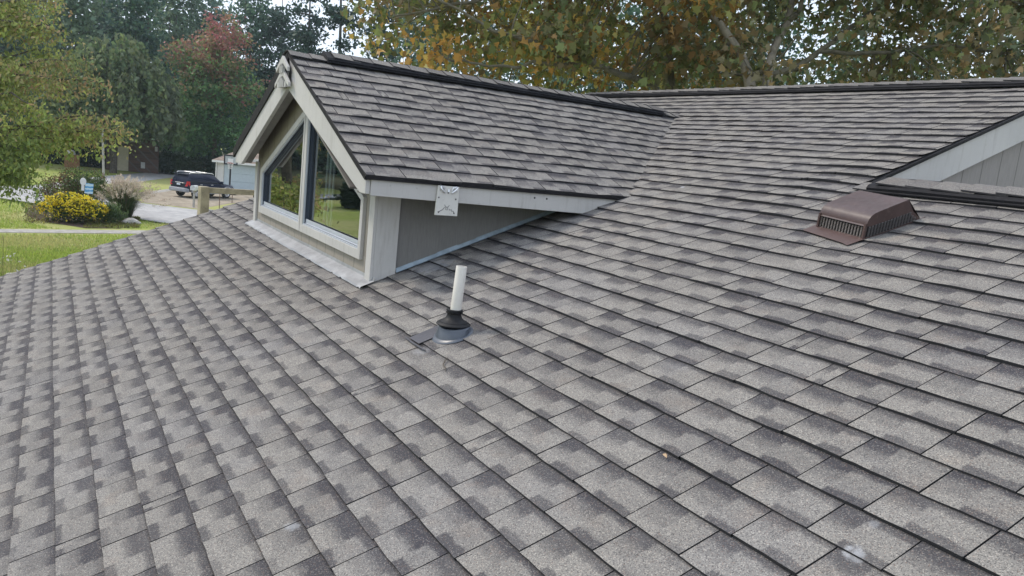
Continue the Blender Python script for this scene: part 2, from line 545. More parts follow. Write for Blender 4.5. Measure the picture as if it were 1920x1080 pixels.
class Shingles:
    """courses of laminated shingles on a plane; u along the course, s up the slope"""
    def __init__(s, O, U, S, N):
        s.O, s.U, s.S, s.N = (np.array(q, float) for q in (O, U, S, N))
        s.v, s.f, s.m, s.uv, s.tab = [], [], [], [], []

    def P(s, u, t, h): return s.O + s.U * u + s.S * t + s.N * h

    def face(s, pts, uvs, mi, tab):
        b = len(s.v)
        s.v += [tuple(q) for q in pts]
        s.f.append(list(range(b, b + len(pts))))
        s.m.append(mi); s.uv += uvs; s.tab += [tab] * len(pts)

    def course(s, s0, k, u0, u1, blocks=(), thick=0.0105, over=0.02, rnd=None, wav=0.0022, top=None, fine=0.05, local=None, wmean=0.228):
        rnd = rnd or random
        u = u0 - rnd.random() * 0.2
        while u < u1:
            r = rnd.random()
            w = rnd.uniform(wmean * 0.86, wmean * 1.14) if r > 0.07 else (rnd.uniform(0.04, 0.09) if r < 0.04 else rnd.uniform(0.30, 0.36))
            a, b = max(u, u0), min(u + w, u1)
            ua = u
            u += w
            if b - a < 0.012: continue
            gap = 0.0043
            tab = (rnd.random(), rnd.random(), rnd.random(), 1.0)
            T = thick * rnd.uniform(0.88, 1.14)
            n = max(1, int(round((b - a) / fine)))
            ds = rnd.uniform(-0.0025, 0.0025)
            s1 = s0 + EX + over
            if top is not None: s1 = min(s1, top)
            if s1 <= s0 + 0.01: continue
            sm = s0 + (s1 - s0) * 0.45

            def hh(uu, t):
                q = (t - s0) / EX
                lift = wav * wave(uu, k) + (local(uu, t) if local else 0.0)
                return T * (1 - 0.80 * min(max(q, 0), 1.15)) + lift * (1.0 - 0.75 * min(max(q, 0), 1))
            g0, g1 = a + gap / 2, b - gap / 2
            us = [g0 + (g1 - g0) * i / n for i in range(n + 1)]
            rag = [ds + rnd.uniform(-0.0014, 0.0014) for _ in us]
            for i in range(n):
                ul, ur = us[i], us[i + 1]
                for lo, hi, fl in ((0, 1, True), (1, 2, False)):
                    if fl: poly = [(ul, s0 + rag[i]), (ur, s0 + rag[i + 1]), (ur, sm), (ul, sm)]
                    else: poly = [(ul, sm), (ur, sm), (ur, s1), (ul, s1)]
                    pieces = [poly]
                    for bl in blocks:
                        pieces = [q for pc in pieces for q in subtract(pc, bl)]
                    for pc in pieces:
                        s.face([s.P(x, t, hh(x, t)) for x, t in pc], [((x - ua) / w, (t - s0) / EX) for x, t in pc], 0, tab)
                    if fl and len(pieces) == 1 and pieces[0] is poly:
                        e0, e1 = (ul, s0 + rag[i]), (ur, s0 + rag[i + 1])
                        s.face([s.P(e0[0], e0[1], -0.002), s.P(e1[0], e1[1], -0.002), s.P(e1[0], e1[1], hh(*e1)), s.P(e0[0], e0[1], hh(*e0))],
                               [(0, 0)] * 4, 1, tab)
            for x, fl in ((g0, 1), (g1, -1)):
                if any(inside((x, s0 + 0.05), bl) for bl in blocks): continue
                q = [s.P(x, s0, -0.002), s.P(x, s0, hh(x, s0)), s.P(x, s1, hh(x, s1)), s.P(x, s1, -0.002)]
                s.face(q if fl < 0 else q[::-1], [(0, 0)] * 4, 1, tab)

    def build(s, name, parent, mats):
        me = bpy.data.meshes.new(name)
        off = np.array(parent.location)
        me.from_pydata([tuple(np.array(q) - off) for q in s.v], [], s.f)
        for m in mats: me.materials.append(m)
        me.polygons.foreach_set('material_index', s.m)
        uvl = me.uv_layers.new(name='UVMap')
        uvl.data.foreach_set('uv', np.array(s.uv, np.float32).ravel())
        ca = me.color_attributes.new('tab', 'FLOAT_COLOR', 'CORNER')
        ca.data.foreach_set('color', np.array(s.tab, np.float32).ravel())
        me.update()
        o = bpy.data.objects.new(name, me)
        COL.objects.link(o)
        o.parent = parent
        return o


def inside(q, block):
    n = len(block)
    for i in range(n):
        a, b = block[i], block[(i + 1) % n]
        if (b[0] - a[0]) * (q[1] - a[1]) - (b[1] - a[1]) * (q[0] - a[0]) < 0: return False
    return True


HOUSE = empty('house', (0, 0, GZ), 0, 'grey shingled house roof with a gabled dormer and dark ridge vents', 'house')
HOUSE['_o'] = (0, 0, GZ)

# ---- main roof ------------------------------------------------------
sv0 = (HE / TT) / CC                      # where the dormer eave meets the roof
sv1 = (HR / TT) / CC
blkA = [(-W + 0.03, 0.02), (-0.03, 0.02), (-0.03, sv0), (-W + 0.03, sv0)]
blkB = [(OX - 0.035, sv0 + 0.03), (XC, sv1 - 0.015), (-W - OX + 0.035, sv0 + 0.03)]
blkC = [(XG - 0.004, S_LOW - 0.001), (20, S_LOW - 0.001), (20, 9), (XG - 0.004, 9)]
rf = Shingles((0, 0, 0), (1, 0, 0), (0, CC, SS), (0, -SS, CC))
rr = random.Random(3)


def bulge(u, t):
    """the lifted courses near the gable end on the right"""
    a = math.exp(-((u - 1.36) / 0.20) ** 2 - ((t - 2.45) / 0.75) ** 2)
    b = math.exp(-((u - 0.9) / 0.35) ** 2 - ((t - 2.0) / 0.5) ** 2)
    return 0.012 * a + 0.005 * b


PH = -0.30                                # phase of the course lines
k0 = int(math.floor(S_EAVE / EX))
kend = int(S_RIDGE / EX) + 1
for k in range(k0, kend):
    s0 = (k + PH) * EX
    ue = XL - 0.012 + rr.uniform(-0.008, 0.008)
    far = max(0.05, 0.05)
    rf.course(s0, k, ue, XR if s0 < S_LOW else XG + 0.02, (blkA, blkB, blkC), rnd=rr, top=S_RIDGE - 0.01, local=bulge, wav=0.0036)
# dark underlay right below
rf_o = rf
for poly in subtract([(XL, S_EAVE), (XR, S_EAVE), (XR, S_LOW), (XL, S_LOW)], blkA):
    rf.face([rf.P(x, t, -0.004) for x, t in poly], [(0, 0)] * len(poly), 1, (0, 0, 0, 1))
for poly in subtract([(XL, S_LOW), (XG, S_LOW), (XG, S_RIDGE), (XL, S_RIDGE)], blkB):
    rf.face([rf.P(x, t, -0.004) for x, t in poly], [(0, 0)] * len(poly), 1, (0, 0, 0, 1))
# back slopes, seen only from elsewhere
bk = 5.5
rf.face([(XL, S_RIDGE * CC, HM - 0.003), (XG, S_RIDGE * CC, HM - 0.003), (XG, S_RIDGE * CC + bk * CC, HM - bk * SS), (XL, S_RIDGE * CC + bk * CC, HM - bk * SS)][::-1],
        [(0.4, 0.5)] * 4, 0, (0.5, 0.5, 0.5, 1))
zl, yl = S_LOW * SS, S_LOW * CC
rf.face([(XG, yl, zl - 0.004), (XR, yl, zl - 0.004), (XR, yl + 7 * CC, zl - 7 * SS), (XG, yl + 7 * CC, zl - 7 * SS)][::-1], [(0.4, 0.5)] * 4, 0, (0.5, 0.5, 0.5, 1))
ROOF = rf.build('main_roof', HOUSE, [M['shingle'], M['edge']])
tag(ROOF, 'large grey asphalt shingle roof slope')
ROOF['_o'] = (0, 0, GZ)

mb = MB()                                 # drip edge and barge board along the far rake
for s_a, s_b in ((S_EAVE, -0.02), (-0.02, S_RIDGE)):
    pass
q = [rf.P(XL + 0.004, S_EAVE, -0.006), rf.P(XL + 0.004, S_RIDGE, -0.006)]
mb.prism([q[0], q[1], q[1] - np.array([0, 0, 0.05]), q[0] - np.array([0, 0, 0.05])], (0.012, 0, 0))
mb.build('drip_edge', M['drip'], ROOF)
mb = MB()
mb.prism([q[0] + np.array([0.013, 0, -0.01]), q[1] + np.array([0.013, 0, -0.01]), q[1] - np.array([-0.013, 0, 0.21]), q[0] - np.array([-0.013, 0, 0.21])], (0.02, 0, 0))
mb.build('barge_board', M['trim'], ROOF)
mb = MB()
ye, ze = S_EAVE * CC, S_EAVE * SS
mb.box((XL + 0.02, ye, ze - 0.17), (XR, ye + 0.02, ze - 0.012))
mb.build('eave_board', M['trim'], ROOF)
mb = MB()                                 # walls of the house, below the roof
yb = S_RIDGE * CC + bk * CC
for a, b in (((XL + 0.35, ye + 0.4, GZ), (XL + 0.5, yb - 0.4, ze + 0.02)), ((XL + 0.5, ye + 0.4, GZ), (XR, ye + 0.55, ze + 0.02)),
             ((XR - 0.3, ye + 0.55, GZ), (XR - 0.15, yb - 0.4, ze + 0.02)), ((XL + 0.5, yb - 0.55, GZ), (XR, yb - 0.4, ze + 0.02))):
    mb.box(a, b)
mb.prism([(XL + 0.35, ye + 0.41, ze + 0.02), (XL + 0.35, S_RIDGE * CC, HM - 0.10), (XL + 0.35, yb - 0.41, ze + 0.02)], (0.14, 0, 0))
mb.build('house_wall', M['wall'], HOUSE)

# ---- dormer roof ----------------------------------------------------
DL = (OX - XC) / DC                       # slope length
for sgn in (1, -1):
    O = (OX, 0, HE) if sgn > 0 else (-W - OX, 0, HE)
    U = (0, 1, 0)
    S_ = (-sgn * DC, 0, DS)
    N_ = (sgn * DS, 0, DC)
    dr = Shingles(O, U, S_, N_)
    rd = random.Random(11 + sgn)
    nk = int(DL / EX) + 1
    for k in range(nk):
        s0 = -0.012 + k * EX
        z = HE + s0 * DS
        yv = max(z, 0) / TT + 0.02 + (EX * DS) / TT
        dr.course(s0, k + 100, -OY - 0.025 + rd.uniform(-0.004, 0.004), yv, rnd=rd, top=DL, wav=0.0058, thick=0.0095, wmean=0.205, fine=0.04)
    yv0, yv1 = HE / TT, HR / TT
    dr.face([dr.P(-OY - 0.02, 0, -0.004), dr.P(yv0, 0, -0.004), dr.P(yv1, DL, -0.004), dr.P(-OY - 0.02, DL, -0.004)], [(0, 0)] * 4, 1, (0, 0, 0, 1))
    if sgn < 0: dr.f = [f[::-1] for f in dr.f]
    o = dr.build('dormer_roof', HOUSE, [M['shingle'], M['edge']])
    o['_o'] = (0, 0, GZ)
    if sgn > 0: DROOF = o
    else: DROOF2 = o
    # roof deck with the painted soffit side below
    mb = MB()
    t = 0.022
    e = lambda y, s_, h: dr.P(y, s_, h)
    for lo, hi, mi in ((-0.006, -0.03, 0),):
        vs = [e(-OY - 0.004, 0.004, lo), e(yv0, 0.004, lo), e(yv1, DL - 0.01, lo), e(-OY - 0.004, DL - 0.01, lo)]
        mb.prism(vs, np.array(N_) * (hi - lo))
    mb.build('soffit', M['soffit'], o)
    # dark drip edge along the eave and along the rake
    mb = MB()
    a0 = np.array([OX + 0.010 if sgn > 0 else -W - OX - 0.010, -OY - 0.022, HE - 0.024])
    dx = -0.012 * sgn
    mb.prism([a0, a0 + [dx, 0, 0], a0 + [dx, 0, 0.021], a0 + [0, 0, 0.021]], (0, OY + HE / TT + 0.05, 0))
    h0, h1 = (-0.026, -0.003) if sgn > 0 else (-0.082, -0.003)
    mb.prism([e(-OY - 0.026, -0.01, h0), e(-OY - 0.026, DL, h0), e(-OY - 0.026, DL, h1), e(-OY - 0.026, -0.01, h1)], (0, 0.014, 0))
    mb.build('drip_edge', M['drip'], o)

# rake boards on the dormer gable
xo0, xo1 = -W - 0.185, OX - 0.012
ztop = lambda x: HR - 0.032 - DM * abs(x - XC)
for sgn in (1, -1):
    mb = MB()
    if sgn > 0: pts = [(XC + 0.001, ztop(XC)), (xo1, ztop(xo1)), (xo1, HE - 0.105), (xo1 - 0.09, HE - 0.105), (XC + 0.001, ztop(XC) - 0.225)]
    else: pts = [(XC - 0.001, ztop(XC)), (xo0, ztop(xo0)), (xo0, HE - 0.125), (xo0 + 0.26, HE - 0.125 + 0.002), (XC - 0.001, ztop(XC) - 0.225)]
    mb.prism([(x, -OY + 0.014, z) for x, z in pts], (0, -0.028, 0))
    o = mb.build('rake_board', M['trim'], HOUSE, bevel=0.003)
    o['_o'] = (0, 0, GZ)
    mb = MB()
    xe_ = -0.095 if sgn > 0 else xo0 + 0.262
    xs_ = XC + 0.002 * sgn
    mb.prism([(xs_, -OY + 0.0145, ztop(xs_) - 0.221), (xe_, -OY + 0.0145, ztop(xe_) - 0.221), (xe_, -OY + 0.075, ztop(xe_) - 0.221), (xs_, -OY + 0.075, ztop(xs_) - 0.221)], (0, 0, 0.012))
    mb.build('rake_soffit', M['soffit'], o).location = (0, 0, 0)
# eave board on the right side, with two nail holes
mb = MB()
mb.prism([(OX - 0.024, -OY + 0.016, HE - 0.003), (OX - 0.024, HE / TT, HE - 0.003), (OX - 0.024, 0.523 / TT - 0.02, 0.523), (OX - 0.024, -OY + 0.016, HE - 0.112)], (0.02, 0, 0))
EB = mb.build('eave_board', M['trim'], HOUSE, bevel=0.002)
EB['_o'] = (0, 0, GZ)
for y in (0.93, 1.02):
    mb = MB()
    mb.lathe([(0.0, 0.0), (0.006, 0.0), (0.006, 0.002), (0, 0.002)], 8, 0, Matrix.Translation((OX - 0.0045, y, 0.60)) @ Matrix.Rotation(R(90), 4, 'Y'))
    mb.build('nail_hole', M['drip'], EB)
# closed soffit under the right eave
mb = MB()
mb.box((0.012, -0.13, HE - 0.115), (OX - 0.026, 1.30, HE - 0.102))
mb.build('soffit', M['soffit'], EB)

# gable ornament: two stacked chevrons over a row of slats
mb = MB()
yo = -OY - 0.030


def chev(cx_, cz, half, drop, th, y0, y1):
    mb.prism([(cx_, y0, cz), (cx_ + half, y0, cz - drop), (cx_ + half, y0, cz - drop - th * 0.55), (cx_ + 0.035, y0, cz - th - 0.002), (cx_ - 0.035, y0, cz - th - 0.002), (cx_ - half, y0, cz - drop - th * 0.55), (cx_ - half, y0, cz - drop)], (0, y1 - y0, 0))


chev(XC - 0.01, 1.392, 0.165, 0.085, 0.055, yo - 0.012, yo - 0.030)
chev(XC - 0.01, 1.302, 0.200, 0.105, 0.055, yo - 0.008, yo - 0.026)
for i in range(5):
    x = XC - 0.01 + (i - 2) * 0.030
    mb.box((x - 0.0075, yo - 0.032, 1.165), (x + 0.0075, yo - 0.006, 1.243 - abs(i - 2) * 0.014))
for i in range(3):
    x = XC - 0.01 + (i - 1) * 0.034
    mb.box((x - 0.0075, yo - 0.036, 1.268), (x + 0.0075, yo - 0.012, 1.333 - abs(i - 1) * 0.016))
for sg in (-1, 1):
    x = XC - 0.01 + sg * 0.105
    mb.box((x - 0.016, yo - 0.026, 1.168), (x + 0.016, yo - 0.001, 1.205))
mb.prism([(XC - 0.085, yo - 0.001, 1.165), (XC + 0.065, yo - 0.001, 1.165), (XC + 0.115, yo - 0.001, 1.25), (XC + 0.10, yo - 0.001, 1.31), (XC - 0.01, yo - 0.001, 1.375), (XC - 0.12, yo - 0.001, 1.31), (XC - 0.135, yo - 0.001, 1.25)], (0, -0.0045, 0), 1)  # dark backing sheet: shade of the gaps between slats put into its colour
mb.build('gable_ornament', [M['trim'], M['under']], HOUSE, bevel=0.001)

# ---- dormer walls ---------------------------------------------------
# casing outline of the two windows (front plane y = 0)
C_out = [(-2.925, 0.115), (-0.168, 0.115), (-0.168, 0.502), (-1.545, 1.046), (-2.925, 0.502)]
GL = [(-2.852, 0.182), (-1.592, 0.182), (-1.592, 0.965), (-2.852, 0.468)]
GR = [(-1.470, 0.182), (-0.222, 0.182), (-0.222, 0.476), (-1.470, 0.968)]
mb = MB()
zr = lambda x: HR - 0.03 - DM * abs(x - XC)


def wallpoly(pts):
    mb.prism([(x, 0.0, z) for x, z in pts], (0, 0.02, 0))


zt = 0.53
wallpoly([(-W, -0.03), (0, -0.03), (0, 0.15), (-W, 0.15)])
wallpoly([(-W, 0.151), (-2.90, 0.151), (-2.90, zr(-2.90)), (-W, zr(-W))])
wallpoly([(-0.20, 0.151), (0, 0.151), (0, zr(0)), (-0.20, zr(-0.20))])
wallpoly([(-2.899, 0.49), (-1.546, 1.025), (-1.546, zr(-1.546)), (XC, HR - 0.03), (-2.899, zr(-2.899))])
wallpoly([(-1.545, 1.025), (-0.201, 0.49), (-0.201, zr(-0.201)), (-1.545, zr(-1.545))])
DW = mb.build('dormer_wall', M['siding_front'], HOUSE)
DW['_o'] = (0, 0, GZ)
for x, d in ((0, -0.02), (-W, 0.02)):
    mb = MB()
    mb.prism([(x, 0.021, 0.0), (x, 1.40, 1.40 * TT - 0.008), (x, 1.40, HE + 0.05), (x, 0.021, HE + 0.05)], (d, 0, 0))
    mb.build('cheek_wall', M['siding_side_shaded'], DW)
mb = MB()                                 # unlit room behind the glass
x0, x1 = -W + 0.05, -0.05
mb.add([(x0, 0.06, 0.0), (x1, 0.06, 0.0), (x1, 1.5, 0.0), (x0, 1.5, 0.0)], [(0, 1, 2, 3)])
mb.add([(x0, 1.5, 0.0), (x1, 1.5, 0.0), (x1, 1.5, 0.6), (XC, 1.5, 1.38), (x0, 1.5, 0.6)], [(4, 3, 2, 1, 0)])
mb.add([(x0, 0.06, 0), (x0, 1.5, 0), (x0, 1.5, 0.6), (x0, 0.06, 0.6)], [(0, 1, 2, 3)])
mb.add([(x1, 0.06, 0), (x1, 1.5, 0), (x1, 1.5, 0.6), (x1, 0.06, 0.6)], [(3, 2, 1, 0)])
mb.add([(x0, 0.03, 0.6), (x0, 1.5, 0.6), (XC, 1.5, 1.36), (XC, 0.03, 1.36)], [(0, 1, 2, 3)])
mb.add([(x1, 0.03, 0.6), (x1, 1.5, 0.6), (XC, 1.5, 1.36), (XC, 0.03, 1.36)], [(3, 2, 1, 0)])
mb.build('room_lining', M['interior'], DW)
# corner boards
for nm, a, b in (('corner_board', (-0.066, -0.020, -0.01), (0.022, -0.0005, 0.56)), ('corner_board', (0.0005, 0.0, 0.004), (0.022, 0.143, 0.538)),
                 ('corner_board', (-W - 0.022, -0.020, -0.01), (-W + 0.064, -0.0005, 0.56))):
    mb = MB()
    mb.box(a, b)
    if a[1] >= 0:                           # the side board is cut to the roof slope
        mb = MB()
        mb.prism([(0.0005, 0.0, 0.006), (0.0005, 0.143, 0.143 * TT + 0.006), (0.0005, 0.143, 0.538), (0.0005, 0.0, 0.538)], (0.0215, 0, 0))
    mb.build(nm, M['trim'], DW, bevel=0.002)
# apron flashing at the foot of the front wall
mb = MB()
n = 60
xa, xb, xm = -W - 0.02, 0.062, -1.47
sec = [(0.0, 0.030), (-0.003, 0.010), (-0.035, -0.003), (-0.084, -0.022), (-0.090, -0.034)]
for (a, b, dz) in ((xa, xm, 0.0), (xm + 0.012, xb, 0.003)):
    vs, fs = [], []
    for i in range(n + 1):
        x = a + (b - a) * i / n
        for j, (y, z) in enumerate(sec):
            ww = 0.0018 * wave(x * 2.2 + j, 3 + dz * 100) * (1 if j >= 2 else 0.2)
            tear = 0.008 * (math.sin(x * 37) > 0.975) if j == 4 else 0
            vs.append((x, y - dz * 0.6 + (0.003 * wave(x * 1.1, 9) if j >= 3 else 0), z + 0.009 + ww + dz + tear))
    for i in range(n):
        for j in range(len(sec) - 1):
            q = i * len(sec) + j
            fs.append((q, q + 1, q + len(sec) + 1, q + len(sec)))
    mb.add(vs, fs)
mb.build('apron_flashing', M['galv'], DW, smooth=True)
# step flashing along the cheek
mb = MB()
y, k = 0.15, 0
while y < 1.36:
    L_ = 0.143 * CC
    xo = 0.0025 + 0.0016 * (k % 2)
    tl = random.uniform(-0.003, 0.003)
    mb.add([(xo + 0.012, y, y * TT + 0.013), (xo + 0.012, y + L_ + 0.006, (y + L_ + 0.006) * TT + 0.013), (xo, y + L_ + 0.006, (y + L_ + 0.006) * TT + 0.036 + tl), (xo, y, y * TT + 0.036 + tl)], [(0, 1, 2, 3)])
    mb.add([(xo + 0.012, y, y * TT + 0.0131), (0.030, y, y * TT + 0.0132), (0.030, y + L_, (y + L_) * TT + 0.0132), (xo + 0.012, y + L_, (y + L_) * TT + 0.0131)], [(0, 1, 2, 3)])
    y += L_
    k += 1
mb.build('step_flashing', M['galv_blue'], DW)


# ---- windows --------------------------------------------------------
def inset(poly, d):
    """move every edge of a convex ccw polygon inwards by d"""
    n = len(poly)
    out = []
    for i in range(n):
        p0, p1, p2 = (np.array(poly[j % n], float) for j in (i - 1, i, i + 1))
        e1, e2 = (p1 - p0) / np.linalg.norm(p1 - p0), (p2 - p1) / np.linalg.norm(p2 - p1)
        n1, n2 = np.array([-e1[1], e1[0]]), np.array([-e2[1], e2[0]])
        bis = (n1 + n2) / (1 + n1 @ n2)
        out.append(tuple(p1 + bis * d))
    return out


def ring(mb, outer, inner, y0, y1, mi=0):
    """frame between two polygons of the same size, from y0 (front) to y1"""
    n = len(outer)
    vs = [(x, y0, z) for x, z in outer] + [(x, y0, z) for x, z in inner] + [(x, y1, z) for x, z in outer] + [(x, y1, z) for x, z in inner]
    fs = []
    for i in range(n):
        j = (i + 1) % n
        fs += [(i, j, n + j, n + i), (2 * n + j, 2 * n + i, 3 * n + i, 3 * n + j), (j, i, 2 * n + i, 2 * n + j), (n + i, n + j, 3 * n + j, 3 * n + i)]
    mb.add(vs, fs, mi)


glass, gt, gb, gout = newmat('window_glass')
g_ = NT(gt)
gl = g_.n('ShaderNodeBsdfGlossy')
gl.inputs['Roughness'].default_value = 0.004
gl.inputs['Color'].default_value = (0.92, 0.96, 0.97, 1)
tr = g_.n('ShaderNodeBsdfTransparent')
tr.inputs['Color'].default_value = (0.72, 0.78, 0.80, 1)
fr = g_.n('ShaderNodeFresnel')
fr.inputs['IOR'].default_value = 1.5
f2 = g_.math('MULTIPLY', fr.outputs[0], 2.2, clamp=True)
wv = g_.noise(g_.obj(), 2.2, 2)
bn = g_.bump(wv, 0.06, 0.02)
gt.links.new(bn, gl.inputs['Normal'])
ms = g_.n('ShaderNodeMixShader')
gt.links.new(f2, ms.inputs[0])
gt.links.new(tr.outputs[0], ms.inputs[1])
gt.links.new(gl.outputs[0], ms.inputs[2])
gt.links.new(ms.outputs[0], gout.inputs['Surface'])
M['glass'] = glass

mb = MB()                                 # painted casing: surround and mullion
yc0, yc1 = -0.024, -0.0005
GLo, GRo = inset(GL, -0.008), inset(GR, -0.008)
xmL, xmR = -1.545 - 0.0075, -1.545 + 0.0075
zA = C_out[3][1]
sl = (zA - 0.502) / (-0.168 + 1.545)
ring(mb, [(-2.925, 0.115), (xmL, 0.115), (xmL, zA - 0.003), (-2.925, 0.502)], GLo, yc0, yc1)
ring(mb, [(xmR, 0.115), (-0.168, 0.115), (-0.168, 0.502), (xmR, zA - 0.003)], GRo, yc0, yc1)
mb.build('window_casing', M['trim'], HOUSE, bevel=0.0015)
mb = MB()
mb.box((xmL + 0.0005, -0.010, 0.12), (xmR - 0.0005, -0.002, zA - 0.02))
mb.build('mullion_gap', M['sash_dark'], HOUSE)
for G, Go, xx in ((GL, GLo, -2.2), (GR, GRo, -0.8)):
    mb = MB()
    i1, i2, i3 = inset(Go, 0.010), inset(Go, 0.024), inset(Go, 0.034)
    ring(mb, Go, i1, -0.018, -0.006, 0)
    ring(mb, inset(Go, 0.001), i1, -0.0055, 0.030, 1)
    ring(mb, i1, i2, 0.006, 0.030, 1)
    ring(mb, i2, i3, 0.012, 0.028, 1)
    zb_ = i1[0][1]
    mb.prism([(i1[0][0] + 0.001, -0.004, zb_ + 0.001), (i1[1][0] - 0.001, -0.004, zb_ + 0.001), (i1[1][0] - 0.001, 0.0055, zb_ + 0.007), (i1[0][0] + 0.001, 0.0055, zb_ + 0.007)], (0, 0, 0.004))
    mb.box((i1[0][0] + 0.001, 0.0015, zb_ + 0.012), (i1[1][0] - 0.001, 0.0056, zb_ + 0.036))
    wo = mb.build('window', [M['sash'], M['sash_dark']], HOUSE, bevel=0.0012)
    tag(wo, 'left window with its slanted head' if xx < -2 else 'right window with its slanted head')
    wo['_o'] = (0, 0, GZ)
    mb = MB()
    mb.add([(x, 0.020, z) for x, z in i2], [tuple(range(4))])
    mb.build('pane', M['glass'], wo)
    if xx > -2:                             # pale vertical blind stacked at the mullion side
        mb = MB()
        for i in range(4):
            x = -1.36 + i * 0.045
            mb.box((x, 0.10 + 0.01 * (i % 2), 0.2), (x + 0.035, 0.108 + 0.01 * (i % 2), 0.90 - i * 0.02))
        mb.build('blind', M['blind'], wo)

# ---- gable wall on the right ---------------------------------------
mb = MB()
xg = XG - 0.05
yr = S_RIDGE * CC
mb.prism([(xg, 1.9, -1.6), (xg, 1.9, 1.9 * TT - 0.03), (xg, yr, HM - 0.03), (xg, yr + 5.0, HM - 0.03 - 5.0 * TT), (xg, yr + 5.0, -1.6)], (-0.02, 0, 0))
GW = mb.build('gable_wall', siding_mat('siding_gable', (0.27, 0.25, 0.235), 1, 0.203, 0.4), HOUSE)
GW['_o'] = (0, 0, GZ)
mb = MB()
fv = 0.185
mb.prism([(XG, 2.30, 2.30 * TT - 0.022), (XG, yr, HM - 0.022), (XG, yr, HM - 0.022 - fv), (XG, 2.30, 2.30 * TT - 0.022 - fv)], (-0.022, 0, 0))
mb.prism([(XG, yr + 0.001, HM - 0.022), (XG, yr + 5.1, HM - 0.022 - 5.1 * TT), (XG, yr + 5.1, HM - 0.022 - fv - 5.1 * TT), (XG, yr + 0.001, HM - 0.022 - fv)], (-0.022, 0, 0))
mb.build('rake_board', M['trim'], GW, bevel=0.002)
mb = MB()
mb.prism([(XG + 0.014, 2.31, 2.31 * TT - 0.022), (XG + 0.014, yr, HM - 0.022), (XG + 0.014, yr, HM - 0.003), (XG + 0.014, 2.31, 2.31 * TT - 0.003)], (-0.013, 0, 0))
mb.build('drip_edge', M['drip'], GW)


